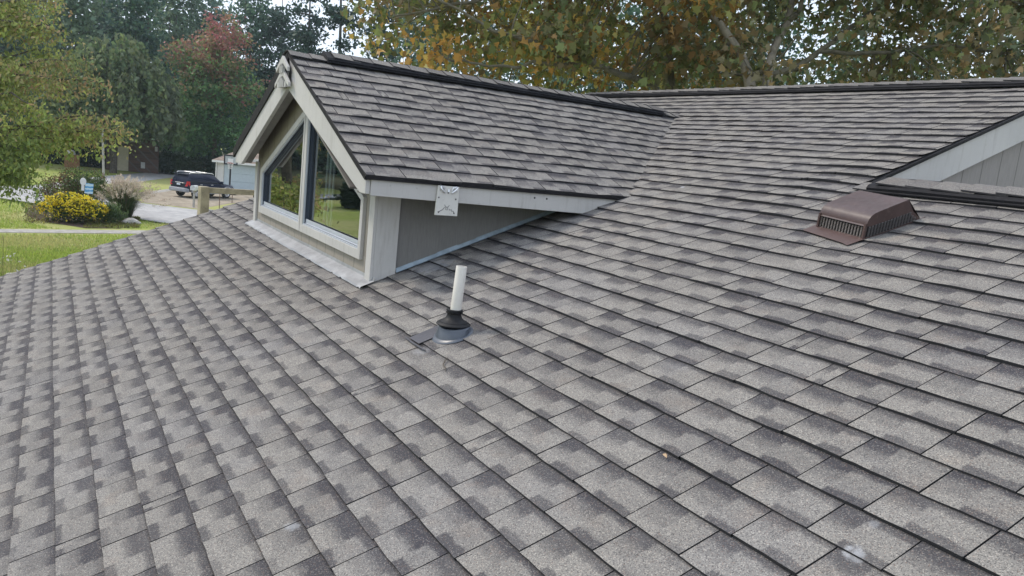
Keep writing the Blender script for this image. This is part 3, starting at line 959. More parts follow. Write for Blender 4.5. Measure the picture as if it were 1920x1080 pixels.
# ---- ridge vents and caps -------------------------------------------
def ridge(A, D, L, th, vent0, vent1, dirn, wd=0.155, vh=0.036, name='ridge_vent', par=HOUSE, seed=1, flat_end=False):
    """A: start of the ridge, D: unit vector along, th: slope angle; vent from vent0 to vent1 with caps on top"""
    A, D = np.array(A, float), np.array(D, float)
    Q = np.cross(D, [0, 0, 1.0])              # to one side
    rd = random.Random(seed)
    ct, st = math.cos(th), math.sin(th)

    def pt(t, a, h):                           # a: signed distance down the slope
        s_ = 1 if a >= 0 else -1
        nrm = Q * s_ * st + np.array([0, 0, ct])
        return A + D * t + Q * a * ct + np.array([0, 0, -abs(a) * st]) + nrm * h + np.array([0, 0, 0])
    mbv = MB()
    nseg = max(2, int((vent1 - vent0) / 0.25))
    prof = [(-wd, 0.012), (-wd, 0.012 + vh * 0.75), (-wd + 0.02, 0.012 + vh), (0, 0.012 + vh), (wd - 0.02, 0.012 + vh), (wd, 0.012 + vh * 0.75), (wd, 0.012)]
    vs, fs = [], []
    for i in range(nseg + 1):
        t = vent0 + (vent1 - vent0) * i / nseg
        dz = 0.003 * wave(t, seed)
        for a, h in prof: vs.append(pt(t, a, h + dz))
    k = len(prof)
    for i in range(nseg):
        for j in range(k - 1):
            fs.append((i * k + j, i * k + j + 1, (i + 1) * k + j + 1, (i + 1) * k + j))
    fs.append(tuple(range(k)))
    fs.append(tuple(nseg * k + j for j in range(k - 1, -1, -1)))
    mbv.add(vs, fs)
    # thin lip under the vent and the baffle along its outer edges
    for sg in (-1, 1):
        a0 = sg * (wd + 0.001)
        mbv.tube([pt(vent0, a0, 0.022), pt((vent0 + vent1) / 2, a0, 0.024), pt(vent1, a0, 0.022)], 0.007, 6)
    vo = mbv.build(name, M['black_vinyl'], par)
    vo['_o'] = (0, 0, GZ)
    # caps
    sh = Shingles((0, 0, 0), (1, 0, 0), (0, 1, 0), (0, 0, 1))
    t = 0.0
    step = 0.152
    order = []
    while t < L - 0.02:
        order.append(t)
        t += step * rd.uniform(0.97, 1.03)
    for i, t in enumerate(order):
        t0, t1 = (t, min(t + step + 0.06, L)) if dirn > 0 else (max(0.0, t - 0.06), min(t + step, L))
        onv = (vent0 - 0.02 <= t <= vent1)
        base = 0.012 + (vh if onv else 0.0)
        lift0, lift1 = (0.012, 0.002) if dirn > 0 else (0.002, 0.020)   # raised end shows
        skew = rd.uniform(-0.008, 0.008)
        cw = wd - 0.022 + rd.uniform(-0.006, 0.006)
        tab = (rd.random(), rd.random() * 0.6 + 0.2, 0.5, 1)
        th_ = 0.007
        for sg in (-1, 1):
            al = [0, 0.03, 0.06, cw]
            for j in range(3):
                a0, a1 = al[j] * sg, al[j + 1] * sg
                rnd0 = [-0.010 if al[j] == 0 else 0.0, 0.0]
                dro = [-0.008 if x == 0 else (0.0 if x < cw else 0.002 * rd.uniform(-1, 2)) for x in (al[j], al[j + 1])]
                sag = -0.004 if onv else 0
                p00 = pt(t0 + skew * al[j] * 8, a0, base + lift0 + dro[0]); p01 = pt(t0 + skew * al[j + 1] * 8, a1, base + lift0 + dro[1])
                p10 = pt(t1, a0, base + lift1 + dro[0]); p11 = pt(t1, a1, base + lift1 + dro[1])
                d = np.array([0, 0, -th_])
                sh.face([p00, p01, p11, p10], [(0.5, 0.5)] * 4, 0, tab)
                sh.face([p00 + d, p10 + d, p11 + d, p01 + d], [(0, 0)] * 4, 1, tab)
                sh.face([p00, p00 + d, p01 + d, p01], [(0, 0)] * 4, 1, tab)
                sh.face([p10, p11, p11 + d, p10 + d], [(0, 0)] * 4, 1, tab)
                if j == 2: sh.face([p01, p01 + d, p11 + d, p11], [(0, 0)] * 4, 1, tab)
    class _P: location = (0, 0, GZ)
    co = sh.build('ridge_cap', vo, [M['cap'], M['edge']]) if False else None
    me_parent = vo
    me = bpy.data.meshes.new('ridge_cap')
    me.from_pydata([(q[0], q[1], q[2] - GZ) for q in sh.v], [], sh.f)
    me.materials.append(M['cap']); me.materials.append(M['edge'])
    me.polygons.foreach_set('material_index', sh.m)
    uvl = me.uv_layers.new(name='UVMap')
    uvl.data.foreach_set('uv', np.array(sh.uv, np.float32).ravel())
    ca = me.color_attributes.new('tab', 'FLOAT_COLOR', 'CORNER')
    ca.data.foreach_set('color', np.array(sh.tab, np.float32).ravel())
    co = bpy.data.objects.new('ridge_cap', me)
    COL.objects.link(co)
    co.parent = vo
    return vo


tag(ridge((XL - 0.02, S_RIDGE * CC, HM), (1, 0, 0), XG - XL + 0.04, TH, 0.30, XG - XL - 0.05, 1, seed=2), 'black ridge vent along the top of the main roof')
tag(ridge((XC, -OY - 0.03, HR), (0, 1, 0), HR / TT + OY + 0.12, DTH, 0.26, HR / TT - 0.12, 1, seed=5), 'black ridge vent along the dormer')
tag(ridge((XG + 0.03, yl, zl), (1, 0, 0), XR - XG - 0.05, TH, 0.10, XR - XG - 0.1, 1, seed=8, wd=0.155, vh=0.040), 'black ridge vent on the lower ridge beside the gable')

# ------------------------------------------------------------------ fixtures on the roof
# plumbing vent
PB = np.array([1.226, -0.046, -0.046 * TT + 0.004])
pv = empty('plumbing_vent', PB, 0, 'white pipe vent in a black rubber boot, standing on the grey shingles', 'vent pipe')
mb = MB()
pr = 0.0255
mb.lathe([(0.0, 0.06), (pr, 0.06), (pr, 0.324), (pr - 0.001, 0.3255), (pr - 0.005, 0.3255), (pr - 0.005, 0.20)], 28, 0, Matrix.Translation(PB) @ Matrix.Rotation(R(2.4), 4, Vector(FW)))
mb.build('pipe', M['pvc'], pv, smooth=True)
tilt = Matrix.Rotation(TH, 4, 'X')
Mt = Matrix.Translation(PB) @ tilt
mb = MB()                                 # grey plastic cone of the flashing, oblong
n = 32
rings = [(0.112, 0.092, 0.002, 0.0), (0.108, 0.088, 0.007, 0.0), (0.098, 0.076, 0.010, 0.001), (0.092, 0.068, 0.038, 0.004), (0.086, 0.062, 0.044, 0.004), (0.02, 0.02, 0.043, 0.0)]
vs, fs = [], []
for (rx, ry, z, dy) in rings:
    for k in range(n):
        w = 2 * math.pi * k / n
        # level top, base lying on the slope
        x, y = rx * math.cos(w), ry * math.sin(w) + dy
        zz = y * TT * (1 - z / 0.075) + z
        vs.append(PB + np.array([x, y, zz]))
for i in range(len(rings) - 1):
    for k in range(n):
        k2 = (k + 1) % n
        fs.append((i * n + k, i * n + k2, (i + 1) * n + k2, (i + 1) * n + k))
mb.add(vs, fs)
mb.build('flashing_cone', M['boot_grey'], pv, smooth=True)
mb = MB()
Mr = Matrix.Translation(PB + np.array([0, 0, 0.010]))
mb.lathe([(0.0, 0.044), (0.064, 0.036), (0.077, 0.037), (0.081, 0.042), (0.077, 0.048), (0.068, 0.051), (0.066, 0.055), (0.052, 0.061), (0.040, 0.070), (0.034, 0.082), (0.033, 0.092), (0.039, 0.095), (0.040, 0.099), (0.034, 0.101), (0.033, 0.104), (0.039, 0.106), (0.038, 0.111), (pr + 0.0005, 0.112)], 30, 0, Mr)
mb.build('rubber_boot', M['rubber'], pv, smooth=True)
mb = MB()                                 # sheet below the shingles and its raised lower rim
e = lambda u, s_, h: np.array(rf.P(u, s_, h))
mb.prism([e(1.075, -0.205, 0.0125), e(1.19, -0.205, 0.0125), e(1.19, -0.03, 0.0125), e(1.075, -0.03, 0.0125)], rf.N * 0.002)
mb.tube([e(1.06, -0.216, 0.015), e(1.15, -0.220, 0.014), e(1.25, -0.219, 0.014), e(1.285, -0.216, 0.012)], [0.004, 0.005, 0.005, 0.003], 8)
mb.build('flashing_sheet', M['lead'], pv)

# box vent
VB = np.array([1.965, 1.66, 1.66 * TT])
bvn = empty('roof_vent', VB, 0, 'brown metal box vent with louvered sides on the shingle roof', 'roof vent')
vx0, vx1 = 1.802, 2.128
prof = [(1.645, 0.086), (1.645, 0.150), (1.652, 0.172), (1.664, 0.188), (1.684, 0.200), (1.710, 0.206), (1.905, 0.208), (1.985, 0.070)]
# profile in (y, height above the roof plane at y)
def vp(x, y, h): return np.array([x, y, y * TT + h])
py_ = [(1.640, 0.078), (1.640, 0.090), (1.644, 0.105), (1.655, 0.118), (1.673, 0.126), (1.700, 0.129)]
top_b = (1.860, 0.136)
bot_b = (1.960, 0.012)
hood = [(1.634, 0.074)] + py_ + [top_b, bot_b]
mb = MB()
vs = [vp(vx0, y, h) for y, h in hood] + [vp(vx1, y, h) for y, h in hood]
k = len(hood)
fs = [(i, k + i, k + i + 1, i + 1) for i in range(k - 1)]
mb.add(vs, fs)
# side flanges of the hood: band under the top edge
for x, fl in ((vx0, 0), (vx1, 1)):
    band = [(y, h) for y, h in hood[1:-1]] + [(1.925, 0.052), (1.90, 0.070)] + [(1.665, 0.078)]
    band = [(1.634, 0.074)] + py_ + [top_b, (1.906, 0.064), (1.665, 0.066)]
    f = [vp(x, y, h) for y, h in band]
    mb.add(f, [tuple(range(len(f)))[::-1 if fl else 1]])
    f = [vp(x, y, h) for y, h in ((1.906, 0.064), (1.960, 0.012), (1.955, 0.002), (1.928, 0.006), (1.885, 0.064))]
    mb.add(f, [tuple(range(len(f)))[::-1 if fl else 1]])
# corner post, base rims
for x in (vx0 + 0.004, vx1 - 0.008):
    mb.box((x - 0.004, 1.632, 1.640 * TT + 0.002), (x + 0.008, 1.644, 1.64 * TT + 0.085))
for x in (vx0, vx1):
    mb.tube([vp(x, 1.642, 0.008), vp(x, 1.99, 0.008)], 0.004, 6)
mb.tube([vp(vx0, 1.640, 0.008), vp(vx1, 1.640, 0.008)], 0.004, 6)
hd = mb.build('hood', M['brown_metal'], bvn, smooth=True)
mb = MB()                                 # dark inside
mb.add([vp(vx0 + 0.004, 1.648, 0.0), vp(vx1 - 0.004, 1.648, 0.0), vp(vx1 - 0.004, 1.648, 0.09), vp(vx0 + 0.004, 1.648, 0.09)], [(0, 1, 2, 3)])
for x in (vx0 + 0.006, vx1 - 0.006):
    mb.add([vp(x, 1.648, 0.0), vp(x, 1.958, 0.0), vp(x, 1.905, 0.068), vp(x, 1.648, 0.085)], [(0, 1, 2, 3)])
mb.build('louver_backing', M['brown_dark'], bvn)
mb = MB()                                 # stamped louver fins, in vertical banks
nb = 15
for i in range(nb):
    xa_ = vx0 + 0.014 + (vx1 - vx0 - 0.028) * i / nb
    xb_ = xa_ + (vx1 - vx0 - 0.028) / nb * 0.52
    for j in range(9):
        h = 0.014 + j * 0.0068
        mb.add([vp(xa_, 1.6455, h + 0.0045), vp(xa_, 1.6375, h), vp(xb_, 1.6375, h), vp(xb_, 1.6455, h + 0.0045)], [(0, 1, 2, 3)])
mb.build('louver', M['louver'], bvn)
nb = 16
for sx_, xo_ in ((vx1 - 0.004, vx1 + 0.0045), (vx0 + 0.004, vx0 - 0.0045)):
    mb = MB()
    for i in range(nb):
        ya = 1.655 + (1.935 - 1.655) * i / nb
        yb_ = ya + (1.935 - 1.655) / nb * 0.62
        hm = 0.066 if ya < 1.88 else 0.066 - (ya - 1.88) * 0.9
        for j in range(9):
            h = 0.014 + j * 0.0068
            if h > hm: break
            mb.add([vp(sx_, ya, h + 0.0045), vp(sx_, yb_, h + 0.0045), vp(xo_, yb_, h), vp(xo_, ya, h)], [(0, 1, 2, 3)])
    mb.build('louver', M['louver'], bvn)
mb = MB()                                 # flange on the roof below the box
fl_ = [(1.792, 1.668), (1.802, 1.618), (1.90, 1.606), (2.05, 1.604), (2.140, 1.600), (2.150, 1.612), (2.136, 1.668)]
fl_ = [(1.775, 1.80), (1.785, 1.696), (1.797, 1.688), (2.09, 1.672), (2.135, 1.662), (2.135, 1.80)]
mb.prism([e(x, t, 0.0125) for x, t in fl_], rf.N * 0.0015)
mb.build('flange', plain('flange_brown', (0.085, 0.052, 0.047), 0.5, dirt=(0.20, 0.15, 0.13)), bvn)

bvn.location = Vector(VB - np.array([0, CC, SS]) * 0.055 + np.array([0.012, 0, 0]))
bvn.scale = (0.96, 0.96, 0.96)
bvn.rotation_mode = 'QUATERNION'
bvn.rotation_quaternion = Matrix.Rotation(R(-11), 4, Vector((0, -SS, CC))).to_quaternion()

# mounting plate on the dormer eave
PL = np.array([OX - 0.002, 0.328, 0.46])
wp = empty('mounting_plate', PL, 0, 'pale metal mounting plate screwed to the dormer eave board', 'mounting plate')
mb = MB()
px_ = OX + 0.000
mb.prism([(px_, 0.260, 0.640), (px_, 0.397, 0.640), (px_, 0.400, 0.457), (px_, 0.254, 0.457)], (0.010, 0, 0))
M['plate'] = plain('plate_paint', (0.60, 0.585, 0.555), 0.5, var=0.06, scale=12, dirt=(0.47, 0.45, 0.42))
mb.build('plate', M['plate'], wp, bevel=0.0015)
xf = px_ + 0.0105
M['zinc'] = plain('zinc_bracket', (0.75, 0.76, 0.78), 0.3, 0.7, 0.08, 30)
mb = MB()
for sg in (-1, 1):
    yc = 0.328
    mb.tube([(xf + 0.004, yc + sg * 0.053, 0.626), (xf + 0.006, yc + sg * 0.050, 0.612), (xf + 0.006, yc + sg * 0.026, 0.593), (xf + 0.003, yc + sg * 0.018, 0.588)], [0.006, 0.0075, 0.0055, 0.003], 8)
    mb.tube([(xf + 0.003, yc + sg * 0.050, 0.624), (xf + 0.003, yc + sg * 0.030, 0.620), (xf + 0.003, yc + sg * 0.022, 0.604)], [0.007, 0.006, 0.003], 8)
mb.tube([(xf + 0.004, 0.328, 0.612), (xf + 0.005, 0.328, 0.596)], [0.003, 0.007], 8)
mb.build('bracket', M['zinc'], wp, smooth=True)
M['screw'] = plain('screw_head', (0.10, 0.10, 0.11), 0.4, 0.5)
for y, z in ((0.275, 0.632), (0.380, 0.630), (0.328, 0.590), (0.270, 0.560), (0.380, 0.556), (0.276, 0.476), (0.376, 0.474)):
    mb = MB()
    mb.lathe([(0.0, 0.0025), (0.0042, 0.002), (0.0048, 0.0)], 10, 0, Matrix.Translation((xf - 0.0004, y, z)) @ Matrix.Rotation(R(90), 4, 'Y'))
    mb.build('screw', M['screw'], wp)
mb = MB()                                 # dark glue lines left by the lower bracket foot
pts = [(0.312, 0.520), (0.318, 0.507), (0.334, 0.508), (0.342, 0.518)]
mb.tube([(xf, y, z) for y, z in pts], 0.0016, 5)
mb.tube([(xf, y, z) for y, z in [(0.322, 0.508), (0.321, 0.492), (0.331, 0.490), (0.333, 0.505)]], 0.0016, 5)
mb.tube([(xf, y, z) for y, z in [(0.312, 0.505), (0.300, 0.490), (0.284, 0.482), (0.276, 0.470)]], 0.0016, 5)
mb.tube([(xf, y, z) for y, z in [(0.342, 0.498), (0.345, 0.490), (0.358, 0.494), (0.360, 0.484), (0.371, 0.486), (0.376, 0.474)]], 0.0016, 5)
mb.build('glue_line', M['lead'], wp)

# small things lying on the shingles
def roof_px(px, py):
    """(u, s) on the main roof below a pixel"""
    v = ray(px, py)
    k = (CAM[1] * TT - CAM[2]) / (v[2] - v[1] * TT)
    q = CAM + v * k
    return q[0], q[1] / CC


mb = MB()
tw = [e(1.46, -0.185, 0.012), e(1.475, -0.205, 0.015), e(1.505, -0.23, 0.013), e(1.545, -0.238, 0.014), e(1.57, -0.25, 0.012)]
mb.tube(tw, [0.002, 0.003, 0.003, 0.0025, 0.0015], 6)
tag(mb.build('twig', M['bark'], None), 'thin dark twig lying on the shingles below the pipe vent', 'twig')
mb = MB()
lp = [(0, 0), (0.018, 0.012), (0.040, 0.010), (0.055, 0.0), (0.038, -0.012), (0.016, -0.011)]
lu, ls = roof_px(1245, 858)
mb.add([e(lu + a * 0.45 + b * 0.2, ls + b * 0.4 - a * 0.15, 0.014 + abs(b) * 0.4) for a, b in lp], [tuple(range(6))])
tag(mb.build('fallen_leaf', plain('dry_leaf', (0.42, 0.29, 0.17), 0.7), None), 'small dry orange leaf caught under a shingle edge', 'leaf')

# ------------------------------------------------------------------ ground and roads
def sheet(name, pts, mat, z, label=None):
    mb = MB()
    pts = [(q[0], q[1], z) for q in pts]
    a = sum(pts[i][0] * pts[(i + 1) % len(pts)][1] - pts[(i + 1) % len(pts)][0] * pts[i][1] for i in range(len(pts)))
    if a < 0: pts = pts[::-1]
    mb.add(pts, [tuple(range(len(pts)))])
    return tag(mb.build(name, mat), kind='structure')


sheet('ground', [(-235, -235), (235, -235), (235, 235), (-235, 235)], M['lawn'], GZ)
fr_d = 66


def poly_px(*pp): return [gp(x, y) for x, y in pp]


far_c = gd(200, 150)
sheet('forest_floor', [gd(-900, 74, 320), gd(-300, 80), gd(60, 84), gd(190, 80), gd(262, 78.5), gd(300, 79), gd(430, 84), gd(560, 86), gd(900, 60), gd(1400, 45), gd(2300, 40), gd(2300, 190), gd(900, 190), gd(200, 200), gd(-900, 190)], M['litter'], GZ + 0.004)
# the street runs across the view; extended to both sides
a0, a1 = gp(0, 349), gp(270, 381.5)
b0, b1 = gp(0, 371.5), gp(300, 417)
ext = lambda p, q, k: p + (q - p) * k
sheet('street', [ext(a0, a1, -4), ext(a0, a1, 2.6), ext(b0, b1, 2.6), ext(b0, b1, -4)], M['concrete'], GZ + 0.012)
w0, w1 = gp(0, 430), gp(260, 432.5)
v0, v1 = gp(0, 436.5), gp(260, 439)
sheet('sidewalk', [ext(w0, w1, -3), ext(w0, w1, 3), ext(v0, v1, 3), ext(v0, v1, -3)], M['walk'], GZ + 0.016)
sheet('driveway', poly_px((269, 380), (262, 366), (322, 358), (405, 350), (520, 352), (560, 372), (430, 382), (372, 392)), M['drive'], GZ + 0.008)
sheet('driveway', poly_px((263, 367), (333, 356), (330, 352.5), (258, 362)), M['walk'], GZ + 0.014)
sheet('side_road', poly_px((60, 362), (160, 346), (245, 343), (345, 330), (470, 327), (470, 321), (330, 322), (270, 324), (185, 331), (120, 340), (30, 352)), M['concrete'], GZ + 0.010)
sheet('mulch_bed', poly_px((44, 398), (60, 386), (95, 378), (170, 375), (230, 385), (262, 402), (258, 418), (225, 429), (160, 428), (95, 418), (60, 409)), M['mulch'], GZ + 0.008)

# curb along the far side of the street
mb = MB()
d = (a1 - a0) / np.linalg.norm(a1 - a0)
nrm = np.array([-d[1], d[0], 0])
if nrm @ (a0 - CAM) < 0: nrm = -nrm
for p, q in ((ext(a0, a1, -4), ext(a0, a1, 0.97)), (ext(a0, a1, 1.42), ext(a0, a1, 2.6))):
    p = np.array([p[0], p[1], GZ]); q = np.array([q[0], q[1], GZ])
    mb.prism([p, q, q + nrm * 0.16, p + nrm * 0.16], (0, 0, 0.10))
tag(mb.build('curb', M['walk']), kind='structure')


# ------------------------------------------------------------------ foliage
LEAF_T = {
    'lobed': [(0, 0, 0), (0.10, -0.18, 0.06), (0.10, -0.50, 0.20), (0.36, -0.26, 0.10), (0.58, -0.40, 0.18), (0.66, -0.14, 0.02), (1.0, 0, -0.14),
              (0.66, 0.14, 0.02), (0.58, 0.40, 0.18), (0.36, 0.26, 0.10), (0.10, 0.50, 0.20), (0.10, 0.18, 0.06)],
    'oval': [(0, 0, 0), (0.3, -0.24, 0.06), (0.7, -0.2, 0.04), (1.0, 0, -0.08), (0.7, 0.2, 0.04), (0.3, 0.24, 0.06)],
    'long': [(0, 0, 0), (0.3, -0.10, 0.02), (1.0, 0, -0.05), (0.3, 0.10, 0.02)],
    'clump': [(-0.1, -0.1, 0), (0.25, -0.42, 0.12), (0.6, -0.25, -0.05), (1.0, 0.05, 0.1), (0.55, 0.4, -0.04), (0.15, 0.3, 0.14)],
}


def leaf_mesh(name, parent, mat, P, size, cols, tmpl, rng, down=0.0, out=None, flat=0.4):
    """one polygon per leaf; down pulls the leaf tips downwards, flat turns the blades upwards"""
    T = np.array(LEAF_T[tmpl])
    n, k = len(P), len(T)
    a = rng.normal(0, 1, (n, 3))
    a[:, 2] -= down * 2
    if out is not None: a += out
    a /= np.linalg.norm(a, axis=1)[:, None]
    nn = rng.normal(0, 1, (n, 3))
    nn[:, 2] += flat * 3
    b = np.cross(nn, a)
    b /= np.linalg.norm(b, axis=1)[:, None] + 1e-9
    c = np.cross(a, b)
    size = np.asarray(size)[:, None, None]
    T3 = np.repeat(T[None], n, axis=0)
    T3[:, :, 1] *= rng.uniform(0.65, 1.15, (n, 1))
    T3[:, :, 2] *= rng.uniform(-1.2, 2.4, (n, 1))
    T3 += rng.normal(0, 0.035, T3.shape)
    V = P[:, None, :] + size * (a[:, None, :] * T3[:, :, 0:1] + b[:, None, :] * T3[:, :, 1:2] + c[:, None, :] * T3[:, :, 2:3])
    V = V.reshape(-1, 3) - np.array(parent.location if parent is not None else (0, 0, 0))
    me = bpy.data.meshes.new(name)
    me.vertices.add(n * k)
    me.vertices.foreach_set('co', V.astype(np.float32).ravel())
    me.loops.add(n * k)
    me.loops.foreach_set('vertex_index', np.arange(n * k, dtype=np.int32))
    me.polygons.add(n)
    me.polygons.foreach_set('loop_start', np.arange(0, n * k, k, dtype=np.int32))
    me.polygons.foreach_set('loop_total', np.full(n, k, np.int32))
    me.materials.append(mat)
    ca = me.color_attributes.new('Col', 'FLOAT_COLOR', 'POINT')
    C4 = np.ones((n, k, 4), np.float32)
    C4[:, :, :3] = cols[:, None, :]
    ca.data.foreach_set('color', C4.ravel())
    me.update(calc_edges=True)
    o = bpy.data.objects.new(name, me)
    COL.objects.link(o)
    if parent is not None: o.parent = parent
    return o


def pick(pal, P, rng, scale=1.0, jitter=0.25, seed=0):
    """colours from a palette, in patches through the crown"""
    pal = np.array(pal, float)
    ph = np.random.default_rng(seed + 5).uniform(0, 6.28, (6, 4))
    f = np.zeros(len(P))
    for q in ph: f += np.sin((P[:, 0] * math.cos(q[0]) + P[:, 1] * math.sin(q[0])) * scale * (0.7 + q[1] * 0.2) + P[:, 2] * scale * (q[2] - 3) * 0.4 + q[3])
    f = f / 6 * 1.1 + 0.5 + rng.normal(0, jitter, len(P))
    i = np.clip((f * len(pal)).astype(int), 0, len(pal) - 1)
    return pal[i] * rng.uniform(0.72, 1.28, (len(P), 1)) * rng.uniform(0.93, 1.07, (len(P), 3))


def blob_points(blobs, n, rng, cr, per, hollow=0.55, squash=0.65):
    """leaf positions in clumps spread through ellipsoids (x,y,z,rx,ry,rz)"""
    B = np.array(blobs, float)
    vol = B[:, 3] * B[:, 4] * B[:, 5]
    wgt = vol ** 0.75
    nc = max(1, n // per)
    i = rng.choice(len(B), nc, p=wgt / wgt.sum())
    d = rng.normal(0, 1, (nc, 3))
    d /= np.linalg.norm(d, axis=1)[:, None]
    r = hollow + (1 - hollow) * rng.uniform(0, 1, nc) ** 0.7
    r *= rng.uniform(0.85, 1.12, nc)
    c = B[i, :3] + d * r[:, None] * B[i, 3:]
    crs = cr * rng.uniform(0.6, 1.4, nc)
    P = np.repeat(c, per, axis=0) + rng.normal(0, 1, (nc * per, 3)) * np.repeat(crs, per)[:, None] * np.array([1, 1, squash])
    out = np.repeat(d, per, axis=0)
    return P, out, c


def limb(p0, p1, rng, n=6, sway=0.12, sag=0.0):
    p0, p1 = np.array(p0, float), np.array(p1, float)
    L = np.linalg.norm(p1 - p0)
    pts = []
    w = np.zeros(3)
    for i in range(n + 1):
        k = i / n
        w = w + rng.normal(0, sway * L / n, 3) * (0 if i == 0 else 1)
        pts.append(p0 + (p1 - p0) * k + w * math.sin(math.pi * min(k, 0.85)) + np.array([0, 0, -sag * L * math.sin(math.pi * k)]))
    return pts


def make_tree(name, base, h, blobs, n, leaf, pal, label, cat='tree', group=None, seed=1, mat='leaf_far', cr=0.7, per=14, size=(0.3, 0.5),
              trunk_r=0.22, bark='bark', down=0.15, hollow=0.45, forks=7, pscale=0.5, jitter=0.25, trunk_top=0.75, squash=0.65):
    rng = np.random.default_rng(seed)
    t = empty(name, base, 0, label, cat, group)
    base = np.array(base, float)
    mb = MB()
    top = base + np.array([rng.normal(0, h * 0.02), rng.normal(0, h * 0.02), h * trunk_top])
    tp = limb(base - [0, 0, 0.1], top, rng, 8, 0.03)
    mb.tube(tp, [trunk_r * (1.25 - 1.05 * i / 8) for i in range(9)], 9)
    for q in range(forks):
        bl = blobs[rng.integers(len(blobs))]
        k = rng.uniform(0.35, 0.95)
        j = int(k * 8)
        e_ = np.array(bl[:3]) + rng.normal(0, 0.4, 3) * np.array(bl[3:])
        mb.tube(limb(tp[j], e_, rng, 6, 0.15), [trunk_r * 0.42 * (1 - 0.14 * i) for i in range(7)], 6)
    mb.build('trunk', M[bark], t, smooth=True)
    P, out, _ = blob_points(blobs, n, rng, cr, per, hollow, squash)
    P = P[P[:, 2] > GZ + 0.15]; out = out[:len(P)]
    leaf_mesh('crown', t, M[mat], P, rng.uniform(size[0], size[1], len(P)), pick(pal, P, rng, pscale, jitter, seed), leaf, rng, down, out * 0.4)
    return t


def crown(base, h, rw, low, rng, nb=9, taper=0.6):
    """blobs of a broad crown: base point, height, half width, height of the lowest leaves"""
    bl = []
    for i in range(nb):
        k = (i + 0.5) / nb
        z = base[2] + low + (h - low) * k
        rad = rw * (1 - taper * k ** 1.6) * (0.55 + 0.45 * min(1, k * 4 + 0.3))
        w = rng.uniform(0, 6.28)
        off = rad * rng.uniform(0.25, 0.6)
        br = rad * rng.uniform(0.55, 0.8)
        bl.append((base[0] + off * math.cos(w), base[1] + off * math.sin(w), z, br, br, (h - low) / nb * 1.25))
        w += 2.2
        bl.append((base[0] + off * math.cos(w), base[1] + off * math.sin(w), z + 0.3, br * 0.85, br * 0.85, (h - low) / nb * 1.1))
    return bl


DARK = [(0.079, 0.150, 0.098), (0.103, 0.183, 0.117), (0.132, 0.219, 0.121), (0.087, 0.158, 0.119)]
DARKB = [(0.070, 0.132, 0.109), (0.090, 0.161, 0.130), (0.116, 0.191, 0.141), (0.140, 0.206, 0.140)]
GREYG = [(0.157, 0.232, 0.146), (0.195, 0.278, 0.164), (0.223, 0.307, 0.183), (0.139, 0.207, 0.139)]
OLIVE = [(0.10, 0.135, 0.045), (0.13, 0.16, 0.052), (0.075, 0.105, 0.040)]
# forest behind the street, left part of the picture
forest = [(-190, 92, 22, 5.0, DARK, 'dark forest tree at the left edge, behind the yellow-green tree'),
          (-60, 86, 23, 5.2, GREYG, 'grey-green forest tree rising above the yellow-green tree at the left'),
          (30, 97, 24, 5.5, DARKB, 'dark blue-green forest tree above the yellow bush'),
          (118, 85, 23, 4.6, GREYG, 'pale grey-green tall tree above the brick shed'),
          (200, 101, 25, 5.6, DARKB, 'tall dark tree behind the weeping tree'),
          (262, 92, 22, 4.4, DARK, 'dark tree in the gap between the weeping tree and the red maple'),
          (318, 104, 23, 5.0, GREYG, 'light-topped tall tree behind the left half of the red maple'),
          (385, 108, 20, 4.6, DARKB, 'dark tree behind the top of the red maple'),
          (470, 98, 21, 4.2, DARK, 'dark tree between the red maple and the pines')]
for i, (px, dist, h, rw, pal, lab) in enumerate(forest):
    b = gd(px, dist)
    r_ = np.random.default_rng(100 + i)
    make_tree('forest_tree', b, h, crown(b, h, rw, 1.5, r_, 10, 0.5), 7000, 'clump', pal, lab, 'tree', 'forest trees beyond the street', seed=100 + i, cr=0.55, per=16, size=(0.28, 0.55), hollow=0.35)
# unbroken wood further back, closing the gaps
P_, o_1 = [], []
rw_ = np.random.default_rng(5)
for px in range(-1500, 640, 45):
    dist = rw_.uniform(118, 135)
    b = gd(px, dist)
    hh = rw_.uniform(15, 23) if px < 480 else rw_.uniform(9, 13)
    bl = crown(b, hh, 5.0, 0.5, rw_, 6, 0.45)
    p, o, _ = blob_points(bl, 1700, rw_, 0.8, 14, 0.4)
    P_.append(p)
P_ = np.concatenate(P_)
P_ = P_[P_[:, 2] > GZ]
wd_o = leaf_mesh('woods', None, M['leaf_far'], P_, rw_.uniform(0.5, 0.95, len(P_)), pick(DARKB + [(0.02, 0.04, 0.034)], P_, rw_, 0.2, 0.2, 3), 'clump', rw_, 0.1)
tag(wd_o, 'dense dark wood closing the view behind the forest trees', 'woods', kind='stuff')

# red maple
b = gd(398, 82)
bl = crown(b, 14.4, 6.6, 2.0, np.random.default_rng(8), 9, 0.62)
rng = np.random.default_rng(9)
t = empty('red_maple', b, 0, 'broad maple turning red above green lower branches, beyond the parked car', 'tree')
mb = MB()
tp = limb(np.array(b) - [0, 0, .1], np.array(b) + [0.3, 0.2, 10], rng, 8, 0.03)
mb.tube(tp, [0.28 - 0.028 * i for i in range(9)], 9)
for q in range(12):
    e_ = np.array(bl[rng.integers(len(bl))][:3]) + rng.normal(0, 0.8, 3)
    mb.tube(limb(tp[2 + q % 5], e_, rng, 6, 0.15), [0.10 - 0.013 * i for i in range(7)], 6)
mb.build('trunk', M['bark'], t, smooth=True)
P, out, cc_ = blob_points(bl, 15000, rng, 0.42, 15, 0.5)
k_ = (P[:, 2] - GZ - 2.2) / 11.8
f = k_ * 0.95 - 0.09 + rng.normal(0, 0.13, len(P)) + 0.30 * np.sin(P[:, 1] * 1.4 + P[:, 2] * 1.1) * np.sin(P[:, 0] * 1.1 + P[:, 2] * 0.7 + 1)
